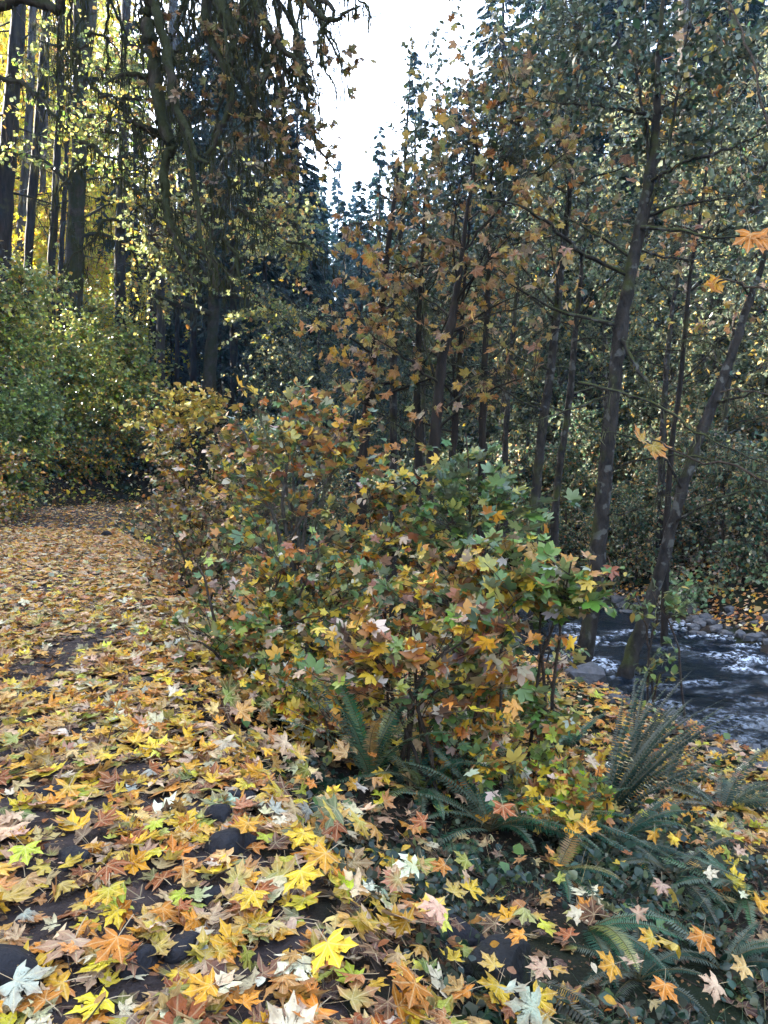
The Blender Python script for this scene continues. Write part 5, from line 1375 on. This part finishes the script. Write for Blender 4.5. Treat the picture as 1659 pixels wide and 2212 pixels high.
# right of the path, from far to near
G = 'bushes between path and creek'
mk('hazel_bush', 'bush of bright yellow round leaves sticking out over the path bend', 'bush', 400, 14.5, [(345, 850, 14, (.55, .5, .3)), (400, 880, 14.2, (.6, .5, .35)), (450, 860, 14.4, (.5, .5, .3)), (330, 920, 13.6, (.4, .4, .25)), (430, 920, 14, .5), (350, 960, 13.8, .4)], 9, 330, 10, OV2, P_YEL, .105, group=G, nj=.3)
mk('hazel_bush', 'orange and tan bush under the bright yellow one, leaning over the path', 'bush', 420, 12.2, [(380, 980, 12, .5), (450, 1000, 12, .6), (350, 1030, 11.8, .45), (500, 960, 12.2, .6), (420, 1060, 11.6, .5), (540, 1020, 11.8, .5)], 9, 380, 10, OV2 + ML1[:2], P_AUT, .105, group=G)
mk('hazel_bush', 'dim bush with dry brown leaves low behind the orange one', 'bush', 430, 10.8, [(390, 1110, 10.4, .4), (460, 1120, 10.4, .45), (330, 1100, 10.8, .35), (540, 1110, 10.6, .5), (600, 1090, 10.8, .5)], 8, 300, 8, OV2 + ML1[:2], [(4, (.16, .08, .04)), (3, (.30, .17, .07)), (3, (.10, .12, .04)), (1, (.42, .26, .08))], .10, group=G)
b = gbase(640, 8.2); c = cl((560, 930, 8.4, .5), (640, 900, 8.4, .5), (720, 960, 8, .5), (520, 1000, 8.2, .4), (610, 1010, 8, .45), (700, 1050, 7.8, .4), (780, 930, 8.4, .4), (680, 870, 8.8, .35), (480, 920, 8.8, .4))
st = [pxpath([(655, 1330), (652, 1220), (640, 1120), (605, 1030), (580, 950), (560, 900)], 8.2), pxpath([(660, 1330), (668, 1200), (690, 1100), (720, 1000), (760, 930)], 8.2), pxpath([(640, 1320), (628, 1200), (612, 1110), (622, 1000), (640, 900)], 8.1), pxpath([(650, 1320), (680, 1230), (720, 1150), (790, 1060)], 8.3)] + auto_stems(b, c, 6)
low = [(np.array([q[0][0] * .6 + b[0] * .4, q[0][1] * .6 + b[1] * .4, b[2] + .4 * (q[0][2] - b[2])]), q[1]) for q in c[:3]]
bush('maple_sapling', b, 'tall many-stemmed bush in the middle with green, orange and yellow leaves', 'bush', st, c + low, 320, 6, ML1 + OV2, dim(P_THIM + P_AUT[:3], .8), .078, group=G, stem_r=.02, bark=M_LTWIG)
def dead_caught(n, lo, hi, pal=P_MAPLE):
    def f(mb, P):
        k = rng.integers(0, len(P), n); p = P[k, -1] + rng.normal(0, .03, (n, 3))
        c, _ = pick(pal, n); put_leaves(mb, ML0, p, rng.normal(0, 1, (n, 3)) + [0, 0, -.4], unit(np.array([0, -.5, .8]) + rng.normal(0, .5, (n, 3))), rng.uniform(lo, hi, n) * .52, c)
    return f
mk('thimbleberry_bush', 'bush of blue-green toothed leaves at the path edge, in front of the tall one', 'bush', 610, 6.6, [(560, 1230, 6.6, .4), (640, 1250, 6.4, .4), (700, 1230, 6.6, .4), (520, 1180, 7, .35), (740, 1290, 6.2, .35), (600, 1320, 6.1, .35), (480, 1160, 7.4, .35)], 12, 330, 6, ML1[:3] + OV2, P_GREEN + P_THIM + P_AUT[:2], .105, group=G, extra=dead_caught(70, .12, .18))
mk('thimbleberry_bush', 'low bush with brown withered leaves and thin dark stems at the path edge', 'bush', 520, 6.3, [(470, 1300, 6.4, .3), (540, 1380, 5.9, .3), (450, 1380, 6, .22), (620, 1400, 5.7, .3)], 12, 150, 5, ML1, P_AUT + P_GREEN[:2], .12, group=G, extra=dead_caught(40, .12, .18))
mk('thimbleberry_bush', 'brown and yellow bush in front of the leaning maple trunk', 'bush', 830, 7.6, [(800, 1100, 7.6, .45), (870, 1130, 7.4, .45), (780, 1180, 7.2, .4), (900, 1080, 7.8, .4), (850, 1220, 6.9, .4), (740, 1130, 7.6, .4)], 11, 330, 6, ML1 + OV2, P_AUT + P_THIM[:2], .12, group=G, extra=dead_caught(50, .13, .19))
mk('maple_sapling', 'fresh green maple sapling rising above the brown bushes, left of the slim alder', 'maple sapling', 1020, 7.2, [(1000, 1000, 7.2, .3), (1040, 1060, 7.1, .4), (1000, 1090, 7, .35), (1090, 1100, 7, .4), (1140, 1090, 7.2, .3), (960, 1120, 7, .3), (985, 970, 7.3, .14)], 6, 210, 5, ML1, [(5, (.06, .13, .028)), (3, (.10, .18, .035)), (3, (.045, .09, .025)), (2, (.34, .32, .05))], .135, group=G, nj=.35)
mk('maple_sapling', 'broad bush of orange, yellow and pale maple leaves beside the creek bend', 'bush', 1000, 6.0, [(950, 1230, 6, .36), (1030, 1270, 5.8, .36), (1100, 1260, 6, .32), (940, 1320, 5.6, .32), (1050, 1350, 5.5, .32), (1120, 1330, 5.7, .28), (880, 1290, 5.8, .32)], 12, 280, 5, ML1, P_MAPLE + P_THIM[:3], .14, group=G, extra=dead_caught(60, .14, .21))
mk('maple_sapling', 'leafy green and yellow branch tips reaching towards the thick alder trunk', 'bush', 1150, 5.6, [(1180, 1220, 5.6, .28), (1230, 1260, 5.5, .24), (1280, 1280, 5.4, .16), (1130, 1210, 5.8, .24), (1150, 1290, 5.5, .2)], 9, 190, 5, ML1 + OV2[:1], [(4, (.12, .22, .04)), (3, (.2, .28, .05)), (3, (.5, .36, .05)), (2, (.4, .2, .04)), (1, (.5, .45, .35))], .13, group=G, nj=.35, extra=dead_caught(18, .16, .22))
mk('thimbleberry_bush', 'tangle of dark stems and brown leaves below the broad maple bush', 'bush', 900, 5.2, [(880, 1380, 5.2, .3), (960, 1390, 5.1, .3), (820, 1420, 4.9, .26), (1050, 1410, 5, .3), (1110, 1380, 5.1, .25), (740, 1400, 5.1, .2)], 16, 170, 5, ML1, P_AUT + [(5, (.12, .06, .035)), (3, (.07, .11, .03))], .13, low=False, group=G, extra=dead_caught(70, .14, .20))
mk('thimbleberry_bush', 'small bush with leaves at the foot of the thick alder trunk', 'bush', 1190, 7.4, [(1170, 1420, 7.2, .3), (1230, 1440, 7.4, .25), (1120, 1450, 6.8, .3)], 6, 60, 5, ML1 + OV2, P_AUT + P_GREEN[:2], .12, group=G, low=False)
mk('willow_bush', 'thin green leafy shoots over the water between the two big alder trunks', 'bush', 1440, 9.4, [(1420, 1290, 9.2, .35), (1470, 1270, 9.2, .25), (1370, 1280, 9.2, .25)], 6, 60, 6, OV, [(4, (.10, .17, .04)), (2, (.22, .26, .05)), (1, (.4, .3, .06))], .12, group=G, nj=.35)
mk('salmonberry_bush', 'shaggy bush with pale grey-green leaves hanging over the far shore stones', 'bush', 1500, 15.6, [(1480, 1290, 15.2, .5), (1540, 1280, 15.2, .5), (1420, 1260, 15.8, .5), (1600, 1250, 15, .55), (1650, 1230, 14.6, .55)], 9, 320, 9, OV2, [(4, (.14, .24, .10)), (3, (.2, .28, .14)), (2, (.42, .36, .24)), (2, (.07, .12, .05))], .09, group='thickets on the far bank')
mk('salmonberry_bush', 'bare-stemmed pinkish brown bush on the far bank above the water at right', 'bush', 1600, 16.5, [(1560, 1180, 16, .8), (1640, 1150, 15.6, .8), (1500, 1190, 16.6, .7), (1440, 1200, 17, .7), (1600, 1090, 17, .8)], 16, 420, 5, OV2, [(4, (.35, .28, .22)), (3, (.24, .16, .1)), (2, (.2, .26, .16)), (2, (.4, .34, .2))], .085, group='thickets on the far bank')

for px, Y, sp, lb, pal in [
    (740, 5.4, .5, 'low yellow-leaved seedlings right of the upright fern', P_AUT), (980, 5.2, .5, 'low green seedlings among fallen leaves above the pale fern', P_THIM), (1010, 5.4, .5, 'knee-high brown-leaved plants under the broad maple bush', P_AUT),
    (1120, 5.2, .5, 'knee-high plants with orange leaves left of the thick alder foot', P_AUT), (1230, 5.0, .5, 'lime and yellow seedling standing clear beside the wiry fern', [(2, (.36, .42, .03)), (3, (.55, .36, .03)), (3, (.12, .18, .035)), (2, (.3, .12, .03))]), (640, 5.6, .45, 'low plants with tan leaves at the path edge left of the upright fern', P_AUT + P_GREEN[:2])]:
    g_ = gbase(px, Y); q = at(px, 1106, Y); c = [(np.array([g_[0] + rng.normal(0, .15), Y + rng.normal(0, .15), g_[2] + .18 + .10 * k]), np.array([.24, .24, .14])) for k in range(4)]
    bush('seedling', g_, lb, 'seedlings', auto_stems(g_, c, 5), c, 80, 5, ML1, pal, .062, group='seedlings on the creek bank', extra=dead_caught(14, .12, .17), stem_r=.006)

# ================================================================== FERNS
def frond(L, npair, wid, arch, curl, dark=1.0):
    """one frond along +y rising in z, as arrays; pinnae both sides"""
    S = 14; t = np.linspace(0, 1, S)
    ang = arch[0] + (arch[1] - arch[0]) * t
    y = np.concatenate([[0], np.cumsum(np.cos(ang)[:-1])]) * L / (S - 1); z = np.concatenate([[0], np.cumsum(np.sin(ang)[:-1])]) * L / (S - 1)
    x = curl * t ** 2 * L
    R = np.stack([x, y, z], -1)
    mb = []
    tp = np.linspace(.10, .995, npair); f = tp * (S - 1); i = np.minimum(f.astype(int), S - 2); f = (f - i)[:, None]
    pos = R[i] * (1 - f) + R[i + 1] * f; tan = unit(R[i + 1] - R[i])
    side = unit(np.cross(tan, np.array([0, 0, 1.0]) + 1e-3)); nrm = np.cross(side, tan)
    w = wid * np.minimum(1, .35 + tp * 3) * (1 - tp ** 2.2) ** .8 + .004
    Vs = []; 
    for sg in (1, -1):
        d = unit(side * sg + tan * .32 + nrm * rng.normal(.0, .10, (npair, 1)) - np.array([0, 0, .12]))
        g = tan * (.5 * L * .9 / npair)
        l = w[:, None] * rng.uniform(.85, 1.1, (npair, 1))
        Vs.append(np.stack([pos - g * .55, pos + d * l * .55 - g * .7, pos + d * l, pos + d * l * .5 + g * .75, pos + g * .75], 1))
    V = np.concatenate(Vs).reshape(-1, 3)
    F = (np.arange(2 * npair) * 5)[:, None] + np.array([[0, 1, 2, 3, 4]])
    return R, V, F

P_FERN = [(5, (.026, .088, .046)), (3, (.045, .125, .055)), (2, (.022, .075, .04)), (1.2, (.18, .20, .05)), (.6, (.25, .14, .04))]
def fern(px, py, label, n, L, az=None, steep=(.5, 1.35), pal=P_FERN, group='sword ferns on the creek bank', wid=.062, lift=0.0, drop=1.6, P=None):
    P = ground_at(px, py) if P is None else P
    base = (float(P[0]), float(P[1]), hz(P[0], P[1]) + lift)
    t = thing('fern', base, label, 'fern', group); L = L * 1.15; wid = wid * 1.12; n = int(n * 1.3)
    for k in range(n):
        a = (rng.uniform(0, 360) if az is None else rng.uniform(*az)); a = RAD(a)       # 0 = away, 90 = right
        Lk = L * rng.uniform(.7, 1.15); a0 = rng.uniform(*steep)
        R, V, F = frond(Lk, int(34 + 14 * rng.random()), wid * rng.uniform(.8, 1.15) * (Lk / .7) ** .5, (a0, a0 - drop * rng.uniform(.5, 1.0)), rng.normal(0, .12))
        tw = rng.normal(0, .35)
        ct, stw = math.cos(tw), math.sin(tw)
        # roll a little about the frond's own axis, then turn to its azimuth
        def turn(Q):
            Q = Q.copy(); x, z = Q[:, 0].copy(), Q[:, 2].copy(); zz = np.interp(Q[:, 1], R[:, 1], R[:, 2]) if R[-1, 1] > .1 * Lk else z
            ca, sa = math.cos(a), math.sin(a)
            return np.column_stack([Q[:, 0] * ca + Q[:, 1] * sa, -Q[:, 0] * sa + Q[:, 1] * ca, Q[:, 2]])
        mb = MB(); c = pick(pal, 1)[0][0]
        V2, F2, uv = tubes(turn(R), np.linspace(.0035, .001, len(R)), 4); mb.add(V2, F2, (.10, .08, .03))
        mb.add(turn(V), F, c)
        o = mb.build('frond', M_FERN, None); o.parent = t
    return t
fern(800, 1690, 'upright blue-green fern with one tall frond, at the edge of the leafy path', 13, .80, None, (1.0, 1.5), drop=.9)
fern(910, 1710, 'fern with pale fronds just right of the upright fern', 12, .60, None, (.5, 1.2))
fern(1060, 1800, 'big fern with dark green fronds spread over the middle of the bank', 20, .62, None, (.35, 1.25))
fern(1180, 1790, 'fern fanning to the right with ribbed blue-green fronds, behind the big one', 13, .60, (20, 150), (.2, .9), drop=1.1)
fern(1230, 1620, 'feathery fern in the leaves at the foot of the thick alder', 12, .6, None, (.5, 1.3))
fern(1120, 1560, 'half-hidden fern left of the alder foot with bending fronds', 11, .6, None, (.5, 1.25))
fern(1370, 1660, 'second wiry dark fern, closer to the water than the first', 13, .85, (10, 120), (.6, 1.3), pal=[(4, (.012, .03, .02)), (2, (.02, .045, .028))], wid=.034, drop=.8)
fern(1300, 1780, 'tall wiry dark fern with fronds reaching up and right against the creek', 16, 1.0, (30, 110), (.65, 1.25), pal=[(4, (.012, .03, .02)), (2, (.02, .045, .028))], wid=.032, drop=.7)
fern(1560, 1760, 'dark drooping fern at the right side of the bank below the creek', 15, .68, None, (.4, 1.1), pal=[(4, (.015, .04, .022)), (2, (.03, .06, .03))])
fern(1000, 1830, 'small fern drooping forward over the path lip', 7, .34, (120, 260), (.4, 1.0))
fern(1200, 1890, 'fern with two broad arching fronds in the middle of the steep bank', 8, .46, (40, 200), (.3, .9))
fern(1270, 2010, 'small fern with serrated fronds pointing down the bank to the right', 7, .42, (90, 200), (.2, .8))
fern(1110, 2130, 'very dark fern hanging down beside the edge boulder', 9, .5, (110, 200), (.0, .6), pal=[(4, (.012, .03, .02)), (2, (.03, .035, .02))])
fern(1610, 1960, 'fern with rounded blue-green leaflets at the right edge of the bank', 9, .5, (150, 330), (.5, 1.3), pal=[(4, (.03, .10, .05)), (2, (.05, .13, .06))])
fern(1450, 1900, 'dark fern in the black hollow below the wiry fern', 11, .5, None, (.3, 1.1), pal=[(4, (.010, .026, .016)), (2, (.02, .045, .025))])  # low bank ferns from here coloured dark, standing in for shade
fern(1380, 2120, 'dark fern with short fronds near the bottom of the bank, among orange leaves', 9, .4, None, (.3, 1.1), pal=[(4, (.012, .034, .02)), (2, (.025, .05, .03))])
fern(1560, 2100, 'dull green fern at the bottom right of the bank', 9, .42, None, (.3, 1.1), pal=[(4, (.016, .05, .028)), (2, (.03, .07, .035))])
fern(1330, 1830, 'middle fern of the bank with fronds falling over bare dark soil', 10, .5, (60, 260), (.2, 1.0), pal=[(4, (.016, .05, .03)), (2, (.03, .075, .04))])
fern(700, 1560, 'small dark fern among leaves left of the upright fern', 6, .30, None, (.4, 1.0), pal=[(1, (.05, .03, .02)), (1, (.03, .05, .02))])
fern(1000, 1560, 'low fern half hidden by leaves below the tangle of stems', 9, .42, None, (.4, 1.1))
fern(1440, 1700, 'low dark fern between the wiry fern and the creek', 10, .55, None, (.5, 1.2), pal=[(4, (.012, .03, .02)), (2, (.03, .06, .03))])

# ================================================================== GROUND COVER (nobody could count it)
mb = MB()
def cover(n, xr, yr, size, pal, tm, dens, zj=.06, up=.7):
    x = rng.uniform(*xr, n); y = rng.uniform(*yr, n); m = (np.abs(x) < .58 * y + 1) & (rng.random(n) < dens(x, y)); x, y = x[m], y[m]; n = len(x)
    p = np.stack([x, y, H(x, y) + rng.random(n) ** 1.5 * zj], -1); c, _ = pick(pal, n, .25)
    put_leaves(mb, tm, p, rng.normal(0, 1, (n, 3)) + [0, 0, .1], unit(normal_at(x, y) * 1 + rng.normal(0, up, (n, 3))), size * np.exp(rng.normal(0, .3, n)), c)
bank = lambda x, y: np.where((signed(PATH, x, y) > PW_R + .3) & (signed(RIVER, x, y) < -RW - .1), sm((fbm(x * 1.4, y * 1.4, 31) - .3) / .25), 0)
cover(26000, (-.5, 4.5), (1.4, 7), .042, [(5, (.009, .028, .016)), (3, (.018, .045, .022)), (1, (.05, .07, .022))], OV2, bank, .10)  # near-black leaves: the bank's shade is put into their colour
cover(4000, (-3, 4.5), (4, 12), .07, P_GREEN, OV2, lambda x, y: .6 * bank(x, y), .12)
# hillsides
left = lambda x, y: np.where(signed(PATH, x, y) < -PW_L - .15, .9, 0)
farb = lambda x, y: np.where(signed(RIVER, x, y) > RW + .35, .9, 0)
mid = lambda x, y: np.where((signed(PATH, x, y) > PW_R + .2) & (signed(RIVER, x, y) < -RW - .1), .8, 0)
cover(16000, (-28, -4), (9, 48), .14, P_BANK + P_AUT[:3] + P_FAR[:3], OV2, left, .35)
cover(16000, (1, 26), (10, 45), .11, P_FAR + [(3, (.20, .28, .16)), (2, (.36, .28, .18))], OV2, farb, .45)
cover(9000, (-12, 6), (11, 50), .13, P_FAR + P_AUT[:4], OV2, mid, .4)
# grass and dry stalks on the bank
n = 1500
x = rng.uniform(.3, 3.2, n); y = rng.uniform(1.6, 5, n); m = bank(x, y) > .3; x, y = x[m], y[m]; n = len(x)
a = rng.uniform(0, 6.28, n); L = rng.uniform(.08, .26, n)
A = np.stack([x, y, H(x, y)], -1); E = A + np.stack([np.cos(a) * L * .7, np.sin(a) * L * .7, L * .7], -1)
P = twig_curves(A, E, .25); V, F, uv = tubes(P, np.linspace(1, .3, 5)[None] * np.full((n, 1), .0016), 3)
mb.add(V, F, np.repeat(pick([(4, (.05, .09, .03)), (1, (.3, .24, .1))], n)[0], 15, 0))
o = mb.build('ground_cover', M_FOL, smooth=True); tag(o, kind='stuff')
# ================================================================== HAZE
m, nt, N, Lk = newmat('haze air')
v = N('ShaderNodeVolumePrincipled'); v.inputs['Color'].default_value = (.24, .52, 1.0, 1); v.inputs['Density'].default_value = HAZE; v.inputs['Anisotropy'].default_value = .2
o_ = N('ShaderNodeOutputMaterial'); Lk(v.outputs[0], o_.inputs['Volume'])
bx = np.array([(x, y, z) for z in (-12, 95) for y in (-90, 345) for x in (-300, 300)], float)
mb = MB(); mb.add(bx, [(0, 2, 3, 1), (4, 5, 7, 6), (0, 1, 5, 4), (2, 6, 7, 3), (0, 4, 6, 2), (1, 3, 7, 5)], (1, 1, 1))
o = mb.build('haze', m); tag(o, kind='stuff')
# ================================================================== LIGHT
SUN_EL, SUN_AZ = RAD(28), math.atan2(-0.87, 0.50)      # towards the sun: left and a little ahead
wd = bpy.data.worlds.new('World'); SC.world = wd; wd.use_nodes = True
nt = wd.node_tree; nt.nodes.clear()
sky = nt.nodes.new('ShaderNodeTexSky'); sky.sky_type = 'NISHITA'; sky.sun_disc = False
sky.sun_elevation = SUN_EL; sky.sun_rotation = SUN_AZ
sky.air_density = 1.0; sky.dust_density = 3.0; sky.ozone_density = 1.0
bg = nt.nodes.new('ShaderNodeBackground'); bg.inputs['Strength'].default_value = SKY
wo = nt.nodes.new('ShaderNodeOutputWorld')
hs_ = nt.nodes.new('ShaderNodeHueSaturation'); hs_.inputs['Saturation'].default_value = .68
nt.links.new(sky.outputs[0], hs_.inputs['Color']); nt.links.new(hs_.outputs[0], bg.inputs[0]); nt.links.new(bg.outputs[0], wo.inputs[0])
sl = bpy.data.lights.new('sun', 'SUN'); sl.energy = SUNE; sl.angle = RAD(.53); sl.color = (1, .93, .80)
so = bpy.data.objects.new('sun', sl); COL.objects.link(so)
from mathutils import Vector
dirv = Vector((math.sin(SUN_AZ) * math.cos(SUN_EL), math.cos(SUN_AZ) * math.cos(SUN_EL), math.sin(SUN_EL)))
so.rotation_euler = dirv.to_track_quat('Z', 'Y').to_euler()
so.location = (-30, 20, 40)
vs = SC.view_settings
SC.display_settings.display_device = 'sRGB'
vs.view_transform = 'Standard'; vs.look = 'None'; vs.exposure = EXPO; vs.gamma = 1.0; vs.use_curve_mapping = False
cy = SC.cycles
cy.use_denoising = True
try: cy.denoiser = 'OPENIMAGEDENOISE'; cy.denoising_input_passes = 'RGB_ALBEDO_NORMAL'; cy.denoising_prefilter = 'ACCURATE'
except Exception: pass
cy.max_bounces = 4; cy.diffuse_bounces = 2; cy.glossy_bounces = 2; cy.transmission_bounces = 2; cy.volume_bounces = 1; cy.transparent_max_bounces = 4
cy.use_adaptive_sampling = True; cy.adaptive_threshold = .02
cy.sample_clamp_indirect = 6
